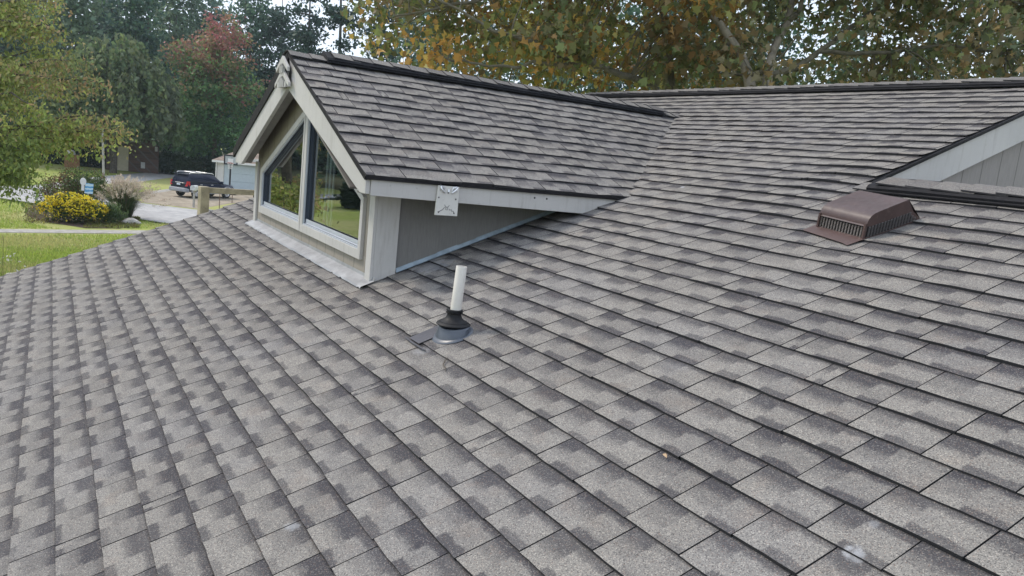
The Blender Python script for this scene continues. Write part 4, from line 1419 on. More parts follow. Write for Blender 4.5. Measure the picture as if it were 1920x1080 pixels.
pal = np.array([(0.12, 0.24, 0.09), (0.145, 0.27, 0.10), (0.18, 0.29, 0.105), (0.24, 0.25, 0.105), (0.31, 0.20, 0.12), (0.38, 0.20, 0.155), (0.39, 0.145, 0.145)])
cols = pal[np.clip((f * 6.4).astype(int), 0, 6)] * rng.uniform(0.75, 1.25, (len(P), 1))
leaf_mesh('crown', t, M['leaf'], P, rng.uniform(0.20, 0.38, len(P)), cols, 'clump', rng, 0.15, out * 0.4)

# weeping tree in front of the brick shed
b = gd(212, 75)
rng = np.random.default_rng(31)
t = empty('weeping_tree', b, 0, 'grey-green weeping tree hanging over the brick shed', 'tree')
mb = MB()
tp = limb(np.array(b) - [0, 0, .1], np.array(b) + [0, 0, 8.5], rng, 8, 0.03)
mb.tube(tp, [0.3 - 0.03 * i for i in range(9)], 9)
pts, dirs = [], []
for q in range(230):
    w = rng.uniform(0, 6.28)
    rad = 4.5 * math.sqrt(rng.uniform(0.05, 1))
    topz = GZ + 11.2 - 0.17 * rad ** 2 + rng.normal(0, 0.35)
    x, y = b[0] + rad * math.cos(w), b[1] + rad * math.sin(w)
    side = (RT[0] * math.cos(w) + RT[1] * math.sin(w)) * rad
    lowz = GZ + rng.uniform(2.8, 5.0)
    L_ = max(0.8, topz - lowz)
    if q % 8 == 0: mb.tube(limb(tp[6], (x, y, topz), rng, 5, 0.12), [0.09 - 0.014 * i for i in range(6)], 5)
    m_ = int(L_ * 14)
    kk = rng.uniform(0, 1, m_)
    sp_ = 0.14 + 0.12 * kk
    pts.append(np.stack([x + math.cos(w) * 0.7 * np.sqrt(kk) + rng.normal(0, 1, m_) * sp_, y + math.sin(w) * 0.7 * np.sqrt(kk) + rng.normal(0, 1, m_) * sp_, topz - kk * L_], 1))
mb.build('trunk', M['bark'], t, smooth=True)
P = np.concatenate(pts)
leaf_mesh('crown', t, M['leaf'], P, rng.uniform(0.26, 0.46, len(P)), pick([(0.150, 0.210, 0.102), (0.180, 0.240, 0.110), (0.228, 0.270, 0.120), (0.162, 0.198, 0.120)], P, rng, 0.9, 0.3, 4), 'clump', rng, 1.1, flat=0.1)

# tall pines
pines = [(563, 84, 21, 0.23, 'pine with a dark bare trunk just left of the pale-trunked pine'), (622, 79, 23, 0.25, 'tall pine with a pale grey trunk above the dormer peak'),
         (520, 96, 20, 0.2, 'pine farthest left, half behind the red maple'), (684, 90, 21, 0.22, 'dark pine behind the golden branches at the dormer ridge')]
for i, (px, dist, h, tr_, lab) in enumerate(pines):
    b = gd(px, dist)
    rng = np.random.default_rng(60 + i)
    t = empty('pine_tree', b, 0, lab, 'tree', 'pines behind the dormer')
    mb = MB()
    tp = limb(np.array(b) - [0, 0, .1], np.array(b) + [rng.normal(0, .3), rng.normal(0, .3), h], rng, 10, 0.02)
    mb.tube(tp, [tr_ * (1.15 - 0.095 * j) for j in range(11)], 9)
    cl = []
    for q in range(56):
        k = rng.uniform(0.28, 1.0)
        o0 = np.array(tp[min(9, int(k * 10))])
        w = rng.uniform(0, 6.28)
        L_ = rng.uniform(1.3, 3.8) * (1.1 - 0.5 * k)
        e_ = o0 + np.array([math.cos(w) * L_, math.sin(w) * L_, rng.uniform(-0.6, 0.8)])
        mb.tube(limb(o0, e_, rng, 4, 0.12), [0.06, 0.05, 0.04, 0.03, 0.02], 5)
        for s_ in range(3): cl.append(e_ + rng.normal(0, 0.35, 3) - (e_ - o0) * rng.uniform(0, 0.5))
    mb.build('trunk', M['bark_pine'], t, smooth=True)
    cl = np.array(cl)
    P = np.repeat(cl, 26, axis=0) + rng.normal(0, 1, (len(cl) * 26, 3)) * np.array([0.42, 0.42, 0.26])
    leaf_mesh('crown', t, M['leaf_far'], P, rng.uniform(0.25, 0.42, len(P)), pick([(0.034, 0.072, 0.060), (0.046, 0.088, 0.068), (0.058, 0.100, 0.070)], P, rng, 0.6, 0.3, i), 'clump', rng, 0.0)

# darker trees further behind the sycamores
back = [(775, 52, 15, 3.6, DARKB), (905, 60, 17, 4.2, DARKB), (1040, 46, 17, 4.2, DARKB), (1160, 52, 16, 4.0, DARK), (1290, 44, 15, 3.6, DARKB), (1420, 50, 15, 3.6, DARK),
        (1570, 47, 14, 3.2, DARK), (1720, 52, 14.5, 3.2, DARKB), (1880, 46, 13.5, 3.2, DARK), (2050, 50, 15, 3.6, DARK)]
names_ = ['behind the left end of the golden sycamore', 'behind the forked branch above the dormer ridge', 'with bare dark branches in the middle of the golden leaves', 'above the meeting of the dormer ridge and the main ridge',
          'left of the mottled trunks', 'right behind the mottled trunks', 'behind the diagonal limb', 'above the brown box vent', 'above the right gable', 'beyond the right edge of the roof']
for i, (px, dist, h, rw, pal) in enumerate(back):
    b = gd(px, dist)
    r_ = np.random.default_rng(200 + i)
    dense = 1.5 if px < 1500 else 1.05
    make_tree('backyard_tree', b, h, crown(b, h, rw, 3.0, r_, 8, 0.5), int(4200 * dense), 'clump', pal, 'dark backyard tree ' + names_[i], 'tree', 'dark trees behind the house', seed=200 + i, cr=0.40, per=14, size=(0.20, 0.36), hollow=0.3, trunk_r=0.2)


# sycamores close behind the ridge
def sycamore(base, stems, limbs, region, nclump, pal, label, seed, lsize, bark):
    rng = np.random.default_rng(seed)
    t = empty('sycamore', base, 0, label, 'tree', 'sycamores close behind the roof')
    mb = MB()
    for pts, r0, r1 in stems:
        n = len(pts)
        mb.tube(pts, [r0 + (r1 - r0) * i / (n - 1) for i in range(n)], 12)
    mb.build('trunk', M[bark], t, smooth=True)
    mbl = MB()
    segs = []
    for pts, r0, r1 in limbs:
        n = len(pts)
        # finer, slightly crooked
        fine = []
        for i in range(n - 1):
            for k in range(4):
                fine.append(np.array(pts[i]) + (np.array(pts[i + 1]) - np.array(pts[i])) * k / 4 + rng.normal(0, 0.012, 3))
        fine.append(np.array(pts[-1]))
        m_ = len(fine)
        mbl.tube(fine, [r0 + (r1 - r0) * i / (m_ - 1) for i in range(m_)], 8)
        segs += fine
    segs = np.array(segs)
    cl, tint = [], []
    ncl = nclump // 9
    while len(cl) < ncl * 9:
        px = rng.uniform(region[0], region[1]); py = rng.uniform(region[2], region[3]); dd = rng.uniform(region[4], region[5])
        if dd < region[4] + 0.8 and rng.random() < 0.5: continue
        if not region[6](px, py): continue
        c = at(px, py, dd)
        ax = rng.normal(0, 1, 3); ax[2] *= 0.4
        ax /= np.linalg.norm(ax)
        tn = rng.uniform(0, 1)
        for q in range(9):
            cl.append(c + ax * rng.uniform(-0.75, 0.75) + rng.normal(0, 0.20, 3) * np.array([1, 1, 0.8]))
            tint.append(tn)
    cl = np.array(cl)
    for c in cl[::3]:
        j = np.argmin(((segs - c) ** 2).sum(1))
        if np.linalg.norm(segs[j] - c) < 2.2:
            mbl.tube(limb(segs[j], c, rng, 4, 0.14), [0.013, 0.011, 0.008, 0.006, 0.004], 5)
    mbl.build('limb', M['bark_limb'], t, smooth=True)
    per = 15
    rad = rng.uniform(0.10, 0.24, len(cl))
    P = np.repeat(cl, per, axis=0) + rng.normal(0, 1, (len(cl) * per, 3)) * np.repeat(rad, per)[:, None] * np.array([1, 1, 0.75])
    sz = rng.uniform(lsize[0], lsize[1], len(P))
    pl_ = np.array(pal)
    f_ = np.repeat(np.array(tint), per) + rng.normal(0, 0.16, len(P))
    cols = pl_[np.clip((f_ * len(pl_)).astype(int), 0, len(pl_) - 1)] * rng.uniform(0.7, 1.3, (len(P), 1))
    leaf_mesh('crown', t, M['leaf_near'], P, sz, cols, 'lobed', rng, 0.7, flat=0.25)
    return t


GOLD = [(0.437, 0.253, 0.069), (0.414, 0.299, 0.081), (0.345, 0.310, 0.098), (0.276, 0.287, 0.098), (0.207, 0.253, 0.098), (0.167, 0.213, 0.092), (0.196, 0.196, 0.098), (0.253, 0.196, 0.103), (0.310, 0.196, 0.081)]
DULL = [(0.199, 0.230, 0.106), (0.161, 0.199, 0.099), (0.235, 0.230, 0.111), (0.273, 0.217, 0.118), (0.143, 0.174, 0.099), (0.212, 0.248, 0.099), (0.323, 0.235, 0.106), (0.260, 0.235, 0.137)]


def edge_gold(px, py):
    lim = 664 + 34 * math.sin(py * 0.045) + (22 if py > 95 else 0)
    if py > 60: lim = max(lim, 664 + (py - 60) * 0.9)
    return px > lim and py < 205


S1 = gd(1262, 12.5)
stem1 = [(S1[0], S1[1], GZ - 0.1)] + [at(1268, 700, 12.4), at(1262, 430, 12.3), at(1240, 175, 12.2)]
limbs1 = [([at(1250, 215, 12.2), at(1226, 158, 12.0), at(1165, 140, 11.6), at(1118, 122, 11.4), at(1085, 108, 11.3), at(1040, 105, 11.1), at(1005, 82, 11.0), at(960, 66, 10.8), at(925, 56, 10.6), at(880, 30, 10.6), at(800, -12, 10.5)], 0.058, 0.014),
          ([at(1085, 122, 11.3), at(1050, 122, 11.1), at(1000, 118, 11.0), at(960, 128, 10.9), at(900, 118, 10.8), at(840, 112, 10.8)], 0.036, 0.012),
          ([at(1262, 430, 12.3), at(1255, 120, 12.6), at(1235, -60, 12.8), at(1180, -300, 13)], 0.10, 0.04),
          ([at(1240, -60, 12.8), at(1120, -40, 12.4), at(980, -20, 12.0), at(850, 10, 11.6), at(740, 30, 11.2)], 0.05, 0.015),
          ([at(1118, 122, 11.4), at(1095, 70, 11.8), at(1085, 10, 12.2), at(1060, -60, 12.5)], 0.03, 0.012)]
sycamore(S1, [(stem1, 0.19, 0.11)], limbs1, (655, 1390, -420, 205, 10.7, 14.8, edge_gold), 1250, GOLD, 'sycamore with golden brown autumn leaves and a long bent limb above the dormer ridge', 41, (0.085, 0.16), 'bark_limb')
S2 = gd(1425, 11.6)
stemA = [(S2[0], S2[1], GZ - 0.1)] + [at(1422, 600, 11.6), at(1410, 180, 11.6), at(1404, 145, 11.6), at(1388, 100, 11.6), at(1345, 40, 11.6), at(1310, 0, 11.5), at(1280, -90, 11.4), at(1265, -240, 11.3)]
stemB = [at(1424, 560, 11.62), at(1436, 175, 11.7), at(1441, 130, 11.75), at(1449, 95, 11.9), at(1478, 40, 12.1), at(1490, -30, 12.2), at(1500, -200, 12.4)]
limbs2 = [([at(1441, 140, 11.8), at(1490, 128, 11.9), at(1535, 98, 12.0), at(1590, 55, 12.2), at(1650, 10, 12.4), at(1720, -40, 12.6), at(1800, -120, 12.8)], 0.048, 0.014),
          ([at(1478, 40, 12.1), at(1500, 20, 12.0), at(1508, -40, 12.0)], 0.05, 0.02),
          ([at(1535, 98, 12.0), at(1640, 100, 12.2), at(1760, 85, 12.4), at(1880, 95, 12.6), at(1980, 70, 12.8)], 0.03, 0.01),
          ([at(1490, -30, 12.2), at(1620, -60, 12.4), at(1780, -40, 12.6), at(1920, 10, 12.8)], 0.04, 0.012),
          ([at(1404, 145, 11.6), at(1440, 130, 11.2), at(1480, 90, 11.0), at(1500, 60, 10.8)], 0.02, 0.008)]
sycamore(S2, [(stemA, 0.105, 0.028), (stemB, 0.085, 0.032)], limbs2, (1330, 2040, -420, 190, 11.0, 15.0, lambda x, y: y < 172 - (x - 1900) * 0.05 and (x > 1390 or y < 150)), 1500, DULL, 'sycamore with two pale mottled trunks and dull olive leaves', 42, (0.075, 0.145), 'bark_pale')

# the near yellow-green tree at the left edge
TB = gd(-170, 25, 380)
rng = np.random.default_rng(77)
t = empty('street_tree', TB, 0, 'yellow-green tree with drooping branches in front, at the left edge', 'tree')
mb = MB()
trunk_t = [np.array(TB) - [0, 0, .1], at(-172, 330, 25), at(-160, 200, 25), at(-150, 60, 25), at(-145, -120, 25)]
mb.tube(trunk_t, [0.24, 0.2, 0.17, 0.13, 0.07], 10)
mb.build('trunk', M['bark'], t, smooth=True)
mbl = MB()
tips = [(205, 215, 24), (225, 235, 23.5), (120, 60, 24.5), (160, 110, 24), (185, 160, 24), (60, 30, 25), (100, 0, 25.5), (30, 120, 23), (110, 150, 22.5), (150, 225, 23), (80, 200, 22), (165, 238, 23.5),
        (40, 250, 22), (105, 262, 22.5), (60, 285, 22), (20, 305, 21.5), (30, 335, 22), (55, 318, 22.5), (-20, 200, 21.5), (-60, 290, 21.5), (-30, 90, 24), (-90, 20, 25), (0, -60, 25),
        (90, -80, 26), (-120, -150, 25), (-60, -200, 25), (-200, 60, 25), (-220, 180, 25), (-230, 270, 25), (-200, -60, 25), (-240, -200, 25), (-180, 330, 21), (-110, 340, 21.5), (-150, 120, 25), (20, 20, 26), (90, 95, 25), (-20, 280, 24), (30, 180, 25), (100, 240, 24.5)]
pts = []
for i, (px, py, dd) in enumerate(tips):
    e_ = at(px, py, dd)
    s_ = trunk_t[1 + min(3, max(0, int((330 - py) / 120)))]
    up_ = np.array([0, 0, 0.8])
    mid = (s_ + e_) / 2 + up_ * rng.uniform(0.4, 1.3)
    path = [s_ * (1 - k) ** 2 + 2 * mid * k * (1 - k) + e_ * k * k + rng.normal(0, 0.05, 3) * (k > 0) for k in np.linspace(0, 1, 9)]
    mbl.tube(path, [0.06 * (1 - k) + 0.008 for k in np.linspace(0, 1, 9)], 6)
    for k in np.linspace(0.35, 1, 11):
        j = k * 8
        q = path[int(min(7, j))] + (path[int(min(7, j)) + 1] - path[int(min(7, j))]) * (j - int(min(7, j)))
        for s2 in range(5):
            d_ = rng.normal(0, 1, 3); d_[2] = -abs(d_[2]) * 0.6
            L_ = rng.uniform(0.25, 0.8)
            m_ = 18
            kk = rng.uniform(0, 1, m_)[:, None]
            pts.append(q + d_ / np.linalg.norm(d_) * L_ * kk + rng.normal(0, 0.10, (m_, 3)) + np.array([0, 0, -0.25]) * kk ** 2)
mbl.build('limb', M['bark'], t, smooth=True)
P = np.concatenate(pts)
PALT = [(0.232, 0.292, 0.095), (0.308, 0.370, 0.111), (0.417, 0.462, 0.131), (0.384, 0.393, 0.131), (0.292, 0.308, 0.116), (0.431, 0.355, 0.171), (0.446, 0.308, 0.177), (0.263, 0.308, 0.131)]
leaf_mesh('crown', t, M['leaf'], P, rng.uniform(0.075, 0.145, len(P)), pick(PALT, P, rng, 1.0, 0.24, 6), 'oval', rng, 0.6, flat=0.25)

# ------------------------------------------------------------------ garden bed
def bush(name, base, blobs, n, leaf, pal, label, cat, seed, size, mat='leaf', cr=0.12, per=14, hollow=0.5, down=0.1, pscale=2.0, jitter=0.3, stems=9, flat=0.3, part='foliage'):
    rng = np.random.default_rng(seed)
    base = np.array(base, float)
    t = empty(name, base, 0, label, cat)
    mb = MB()
    for q in range(stems):
        bl = blobs[rng.integers(len(blobs))]
        e_ = base + np.array(bl[:3]) + rng.normal(0, 0.3, 3) * np.array(bl[3:])
        mb.tube(limb(base + rng.normal(0, 0.06, 3) * [1, 1, 0], e_, rng, 5, 0.15), [0.025, 0.022, 0.018, 0.014, 0.01, 0.006], 5)
    mb.build('stem', M['bark'], t)
    B = [(base[0] + q[0], base[1] + q[1], base[2] + q[2], q[3], q[4], q[5]) for q in blobs]
    P, out, _ = blob_points(B, n, rng, cr, per, hollow)
    ok = P[:, 2] > base[2] + 0.02
    P, out = P[ok], out[ok]
    leaf_mesh(part, t, M[mat], P, rng.uniform(size[0], size[1], len(P)), pick(pal, P, rng, pscale, jitter, seed), leaf, rng, down, out * 0.5, flat)
    return t, B


# directions as seen from the house: towards the garden bed, and to its right
_d = gp(150, 405) - CAM
fwd = np.array([_d[0], _d[1], 0]) / math.hypot(_d[0], _d[1])
rgt = np.array([fwd[1], -fwd[0], 0])
# yellow-flowering shrub
YB = gp(136, 421)
loc2 = lambda r_, f_, z: tuple(rgt * r_ + fwd * f_ + np.array([0, 0, z]))
yb = [loc2(0, 0, 0.55) + (0.75, 0.75, 0.55), loc2(-0.62, 0.1, 0.52) + (0.55, 0.6, 0.5), loc2(0.62, 0, 0.5) + (0.52, 0.6, 0.48), loc2(-0.2, 0.1, 0.85) + (0.55, 0.55, 0.35), loc2(0.35, 0.2, 0.72) + (0.55, 0.5, 0.35)]
YB = YB + fwd * 0.7
t_, B_ = bush('flowering_shrub', YB, yb, 5200, 'oval', [(0.045, 0.085, 0.022), (0.065, 0.115, 0.028), (0.085, 0.13, 0.032)], 'rounded shrub covered with yellow flowers on the mulch bed', 'shrub', 301, (0.06, 0.11), cr=0.09)
rng = np.random.default_rng(302)
P, out, _ = blob_points(B_, 6500, rng, 0.055, 14, 0.85)
ok = (P[:, 2] > GZ + 0.48 + 0.18 * rng.normal(0, 1, len(P)))
P, out = P[ok] + out[ok] * 0.05, out[ok]
leaf_mesh('flowers', t_, M['petal'], P, rng.uniform(0.05, 0.095, len(P)), pick([(0.78, 0.64, 0.025), (0.84, 0.72, 0.06), (0.68, 0.52, 0.02)], P, rng, 3, 0.3, 3), 'clump', rng, -0.2, out * 0.3, 0.5)

GB = gp(200, 420) + fwd * 0.35
bush('green_shrub', GB, [loc2(0, 0, 0.35) + (0.42, 0.42, 0.40), loc2(0.2, 0, 0.5) + (0.30, 0.3, 0.3), loc2(-0.2, 0, 0.35) + (0.3, 0.3, 0.35), loc2(0.42, 0.05, 0.25) + (0.3, 0.3, 0.25)], 1900, 'long',
     [(0.075, 0.125, 0.045), (0.10, 0.16, 0.055), (0.12, 0.17, 0.075)], 'small fine-leaved green shrub between the yellow shrub and the plumed grass', 'shrub', 303, (0.12, 0.22), cr=0.10, down=-0.8)

# ornamental grass with plumes
PG = gp(232, 413) + fwd * 0.8
rng = np.random.default_rng(305)
t = empty('ornamental_grass', PG, 0, 'large ornamental grass clump with pale feathery plumes', 'grass clump')
n = 1900
w = rng.uniform(0, 6.28, n); lean = np.abs(rng.normal(0, 0.55, n)).clip(0, 1.25)
L_ = rng.uniform(1.0, 1.75, n)
vs, fs, cs = [], [], []
r0 = rng.uniform(0, 0.38, n)
for i in range(n):
    d_ = np.array([math.cos(w[i]), math.sin(w[i]), 0])
    side = np.array([-d_[1], d_[0], 0]) * rng.uniform(0.008, 0.014)
    b_ = PG + d_ * r0[i]
    for k in range(5):
        q = k / 4
        p_ = b_ + d_ * L_[i] * math.sin(lean[i]) * q ** 1.5 + np.array([0, 0, L_[i] * q * math.cos(lean[i] * q * 0.9) - 0.12 * lean[i] * q ** 3])
        p_[2] = max(p_[2], GZ + 0.01)
        vs += [p_ - side * (1 - q * 0.8), p_ + side * (1 - q * 0.8)]
    o_b = i * 10
    fs += [(o_b + 2 * k, o_b + 2 * k + 1, o_b + 2 * k + 3, o_b + 2 * k + 2) for k in range(4)]
    c_ = np.array([(0.075, 0.115, 0.035), (0.055, 0.09, 0.03), (0.13, 0.125, 0.06), (0.17, 0.11, 0.06)][rng.choice(4, p=[.4, .35, .17, .08])]) * rng.uniform(0.8, 1.2)
    cs += [c_] * 10


def colmesh(name, vs, fs, cs, mat, parent):
    me = bpy.data.meshes.new(name)
    off = np.array(parent.location) if parent is not None else np.zeros(3)
    me.from_pydata([tuple(np.array(q) - off) for q in vs], [], fs)
    me.materials.append(mat)
    ca = me.color_attributes.new('Col', 'FLOAT_COLOR', 'POINT')
    c4 = np.ones((len(vs), 4), np.float32); c4[:, :3] = np.array(cs)
    ca.data.foreach_set('color', c4.ravel())
    o = bpy.data.objects.new(name, me)
    COL.objects.link(o)
    if parent is not None: o.parent = parent
    return o


colmesh('blades', vs, fs, cs, M['leaf'], t)
pts, cl = [], []
for i in range(300):
    w_ = rng.uniform(0, 6.28); le = abs(rng.normal(0.25, 0.38)); L2 = rng.uniform(1.45, 2.0)
    d_ = np.array([math.cos(w_), math.sin(w_), 0]) + rgt * 0.25
    tip = PG + d_ * (0.2 + L2 * math.sin(le) * 0.95) + np.array([0, 0, L2 * math.cos(le) * rng.uniform(0.85, 1.05)])
    if tip[2] < GZ + 0.75: continue
    m_ = 40
    kk = rng.uniform(0, 1, m_)
    dr_ = d_ * 0.30 + np.array([0, 0, 0.40 - 0.3 * le])
    pts.append(tip + np.outer(kk - 1, dr_) + rng.normal(0, 1, (m_, 3)) * (0.028 * (1.2 - kk))[:, None])
P = np.concatenate(pts)
leaf_mesh('plume', t, M['petal'], P, rng.uniform(0.06, 0.12, len(P)), pick([(0.62, 0.53, 0.42), (0.70, 0.61, 0.49), (0.52, 0.42, 0.33)], P, rng, 2, 0.3, 2), 'long', rng, -0.9, None, 0.0)

# azalea behind the bed
AZ = gp(140, 397) + fwd * 3.0
bush('azalea', AZ, [loc2(-0.7, 0, 0.8) + (0.9, 0.9, 0.75), loc2(0.5, 0.1, 0.75) + (0.9, 0.8, 0.75), loc2(-0.1, 0, 1.25) + (0.9, 0.8, 0.65), loc2(0.75, 0.3, 1.2) + (0.7, 0.7, 0.6), loc2(1.1, .2, .7) + (0.5, 0.5, 0.6), loc2(-1.3, .2, .5) + (0.5, 0.5, 0.5)], 7000, 'oval',
     [(0.065, 0.105, 0.030), (0.095, 0.15, 0.034), (0.13, 0.18, 0.04), (0.12, 0.085, 0.035), (0.15, 0.075, 0.04)], 'tall loose shrub with green and rusty leaves behind the yellow shrub', 'shrub', 307, (0.07, 0.14), cr=0.16)
# ground-cover litter and rock
rng = np.random.default_rng(309)
q = gp(246, 420)
mb = MB()
bm_ = [(0.0, 0.0, 0.06)]
n1, n2 = 12, 6
vs, fs = [], []
for i in range(n2 + 1):
    for k in range(n1):
        th = math.pi * i / n2 / 2; w_ = 2 * math.pi * k / n1
        rr_ = 1 + 0.16 * math.sin(w_ * 2 + i) + 0.10 * math.sin(w_ * 3.3 + i * 2.1)
        vs.append(q + rgt * 0.36 * rr_ * math.cos(w_) * math.cos(th) + fwd * 0.26 * rr_ * math.sin(w_) * math.cos(th) + np.array([0, 0, 0.26 * math.sin(th) * (1 + 0.1 * math.sin(3 * w_))]))
for i in range(n2):
    for k in range(n1): fs.append((i * n1 + k, i * n1 + (k + 1) % n1, (i + 1) * n1 + (k + 1) % n1, (i + 1) * n1 + k))
mb.add(vs, fs)
tag(mb.build('rock', plain('rock', (0.42, 0.40, 0.37), 0.9, var=0.2, bump=0.6, bscale=9), None), 'pale rock at the foot of the plumed grass', 'rock')

pts = []
for i in range(5200):
    px = rng.uniform(160, 260); py = rng.uniform(408, 428)
    pts.append(gp(px, py) + [0, 0, 0.02])
for i in range(1500):
    pts.append(gp(rng.uniform(45, 110), rng.uniform(385, 420)) + [0, 0, 0.02])
P = np.array(pts) + rng.normal(0, 0.05, (len(pts), 3)) * [1, 1, 0.2]
o = leaf_mesh('ground_cover', None, M['leaf'], P, rng.uniform(0.05, 0.12, len(P)), pick([(0.16, 0.17, 0.045), (0.12, 0.13, 0.04), (0.20, 0.15, 0.07), (0.10, 0.07, 0.05), (0.25, 0.23, 0.06)], P, rng, 1.0, 0.3, 9), 'oval', rng, -0.3, None, 1.0)
tag(o, 'low yellow-green ground cover and fallen leaves on the bed', 'ground cover', kind='stuff')

# grass blades where the lawn is nearest
rng = np.random.default_rng(311)
pts = []
for i in range(60000):
    px = rng.uniform(-60, 430); py = 520 - 150 * rng.uniform(0, 1) ** 1.35
    if 429 < py < 440.5: continue
    lim = 515 - 0.31 * px + 40
    if py > lim: continue
    edge_s = 371.5 + (px) * 0.1517
    if py < edge_s + 1: continue
    if ((px - 153) / 114) ** 2 + ((py - 403) / 28) ** 2 < 1: continue
    pts.append(gp(px, py))
P = np.array(pts)
vs = np.repeat(P, 3, axis=0)
hgt = rng.uniform(0.05, 0.12, len(P))
w_ = rng.uniform(0, 6.28, len(P))
wd_ = rng.uniform(0.010, 0.022, len(P))
vs[0::3, 0] -= np.cos(w_) * wd_; vs[0::3, 1] -= np.sin(w_) * wd_
vs[1::3, 0] += np.cos(w_) * wd_; vs[1::3, 1] += np.sin(w_) * wd_
vs[2::3, 2] += hgt
vs[2::3, :2] += rng.normal(0, 0.035, (len(P), 2))
cs = np.repeat(pick([(0.325, 0.413, 0.081), (0.388, 0.463, 0.100), (0.263, 0.356, 0.075), (0.450, 0.438, 0.175)], P, rng, 0.7, 0.25, 13), 3, axis=0)
o = colmesh('grass', vs, [(3 * i, 3 * i + 1, 3 * i + 2) for i in range(len(P))], cs, M['leaf'], None)
tag(o, 'short lawn grass on both sides of the sidewalk', 'grass', kind='stuff')

# weeds at the lower left edge
q = at(12, 505, 11.0)
t = empty('weed', (q[0], q[1], GZ), 0, 'thin weed stalks with small white flowers at the roof edge, far left', 'weed')
mb = MB()
fl = []
rng = np.random.default_rng(313)
for px, py in ((10, 448), (22, 470), (30, 478), (3, 482), (40, 484), (-8, 470)):
    tp_ = at(px, py, 11.0 + rng.uniform(-0.2, 0.2))
    b_ = np.array([tp_[0] + rng.normal(0, .05), tp_[1] + rng.normal(0, .05), GZ])
    mb.tube(limb(b_, tp_, rng, 8, 0.04), [0.006 - 0.0005 * k for k in range(9)], 5)
    for k in range(9):
        fl.append(b_ + (tp_ - b_) * rng.uniform(0.8, 1.0) + rng.normal(0, 0.04, 3))
mb.build('stem', plain('weed_stem', (0.10, 0.11, 0.04), 0.8), t)
fl = np.array(fl)
leaf_mesh('blossom', t, M['petal'], fl, rng.uniform(0.02, 0.04, len(fl)), np.tile([[0.6, 0.6, 0.55]], (len(fl), 1)), 'clump', rng, 0)


# ------------------------------------------------------------------ street furniture
def frame_at(p, heading):
    """matrix: local x forward along heading (radians in plan), z up"""
    return Matrix.Translation(Vector(p)) @ Matrix.Rotation(heading, 4, 'Z')



# lawn sign
q = gp(165, 398) + fwd * 1.2
q[2] = GZ
t = empty('lawn_sign', q, 0, 'small blue and white sign on a thin post behind the yellow shrub', 'sign')
Mf = frame_at(q, R(88))
mb = MB()
mb.box((-0.02, -0.02, 0), (0.02, 0.02, 1.25), 0, Mf)
mb.build('post', plain('sign_post', (0.55, 0.55, 0.53), 0.5), t)
sg, tt_, bb_, _o = newmat('sign_blue')
g = NT(tt_)
sx_ = g.n('ShaderNodeSeparateXYZ'); tt_.links.new(g.obj(), sx_.inputs['Vector'])
band = g.math('FRACT', g.math('MULTIPLY', g.math('ADD', sx_.outputs[2], g.math('MULTIPLY', g.noise(g.obj(), 3.0), 0.25)), 5.0))
g.put(bb_.inputs['Base Color'], g.mix(g.step(band, 0.45, 0.6), (0.10, 0.34, 0.62), (0.55, 0.72, 0.80)))
bb_.inputs['Roughness'].default_value = 0.4
M['sign'] = sg
mb = MB()
mb.prism([Mf @ Vector(v) for v in ((-0.16, -0.03, 0.80), (0.20, -0.03, 0.78), (0.23, -0.03, 1.28), (-0.12, -0.03, 1.30))], Mf.to_3x3() @ Vector((0, 0.02, 0)))
mb.build('panel', M['sign'], t)
M['white_paint'] = plain('white_paint', (0.74, 0.74, 0.73), 0.45, var=0.04)
mb = MB()
mb.lathe([(0, 0.016), (0.155, 0.012), (0.16, 0), (0.155, -0.012), (0, -0.016)], 22, 0, Mf @ Matrix.Translation((-0.22, -0.03, 1.36)) @ Matrix.Rotation(R(90), 4, 'X'), 0.85, 1.15)
mb.prism([Mf @ Vector(v) for v in ((-0.30, -0.025, 0.92), (-0.165, -0.025, 0.92), (-0.165, -0.025, 1.3), (-0.29, -0.025, 1.3))], Mf.to_3x3() @ Vector((0, 0.015, 0)))
mb.build('emblem', M['white_paint'], t)

# thin lamp pole without a visible lamp
q = gd(196, 51)
t = empty('utility_pole', q, 0, 'thin weathered pole standing behind the plumed grass', 'pole')
mb = MB()
top = at(192.5, 238, 51.0)
mb.tube([q - [0, 0, .1], q + (top - q) * 0.34], [0.075, 0.072], 10)
mb.build('base', plain('pole_base', (0.24, 0.20, 0.15), 0.9), t, smooth=True)
mb = MB()
mb.tube([q + (top - q) * 0.341, q + (top - q) * 0.7, top], [0.066, 0.06, 0.052], 10)
mb.build('shaft', plain('weathered_pole', (0.34, 0.33, 0.29), 0.8, var=0.2, scale=3), t, smooth=True)

# mailbox
q = gp(363, 389)
t = empty('mailbox', q, 0, 'white mailbox on a wooden post beside the driveway', 'mailbox')
Mf = frame_at(q, R(150))
mb = MB()
mb.box((-0.05, -0.05, 0), (0.05, 0.05, 0.98), 0, Mf)
mb.box((-0.14, -0.045, 0.90), (0.24, 0.045, 0.98), 0, Mf)
mb.build('post', plain('mailbox_post', (0.38, 0.36, 0.33), 0.85, var=0.2, scale=8), t, bevel=0.006)
mb = MB()
pr_ = [(-0.11, 0.985), (0.11, 0.985), (0.11, 1.12), (0.095, 1.17), (0.055, 1.205), (0, 1.215), (-0.055, 1.205), (-0.095, 1.17), (-0.11, 1.12)]
pr_ = [(y * 1.3, 0.985 + (z - 0.985) * 1.25) for y, z in pr_]
mb.prism([Mf @ Vector((-0.24, y, z)) for y, z in pr_], Mf.to_3x3() @ Vector((0.52, 0, 0)))
mb.build('box', plain('mailbox_paint', (0.62, 0.62, 0.60), 0.4, dirt=(0.40, 0.40, 0.38)), t, bevel=0.006)
mb = MB()
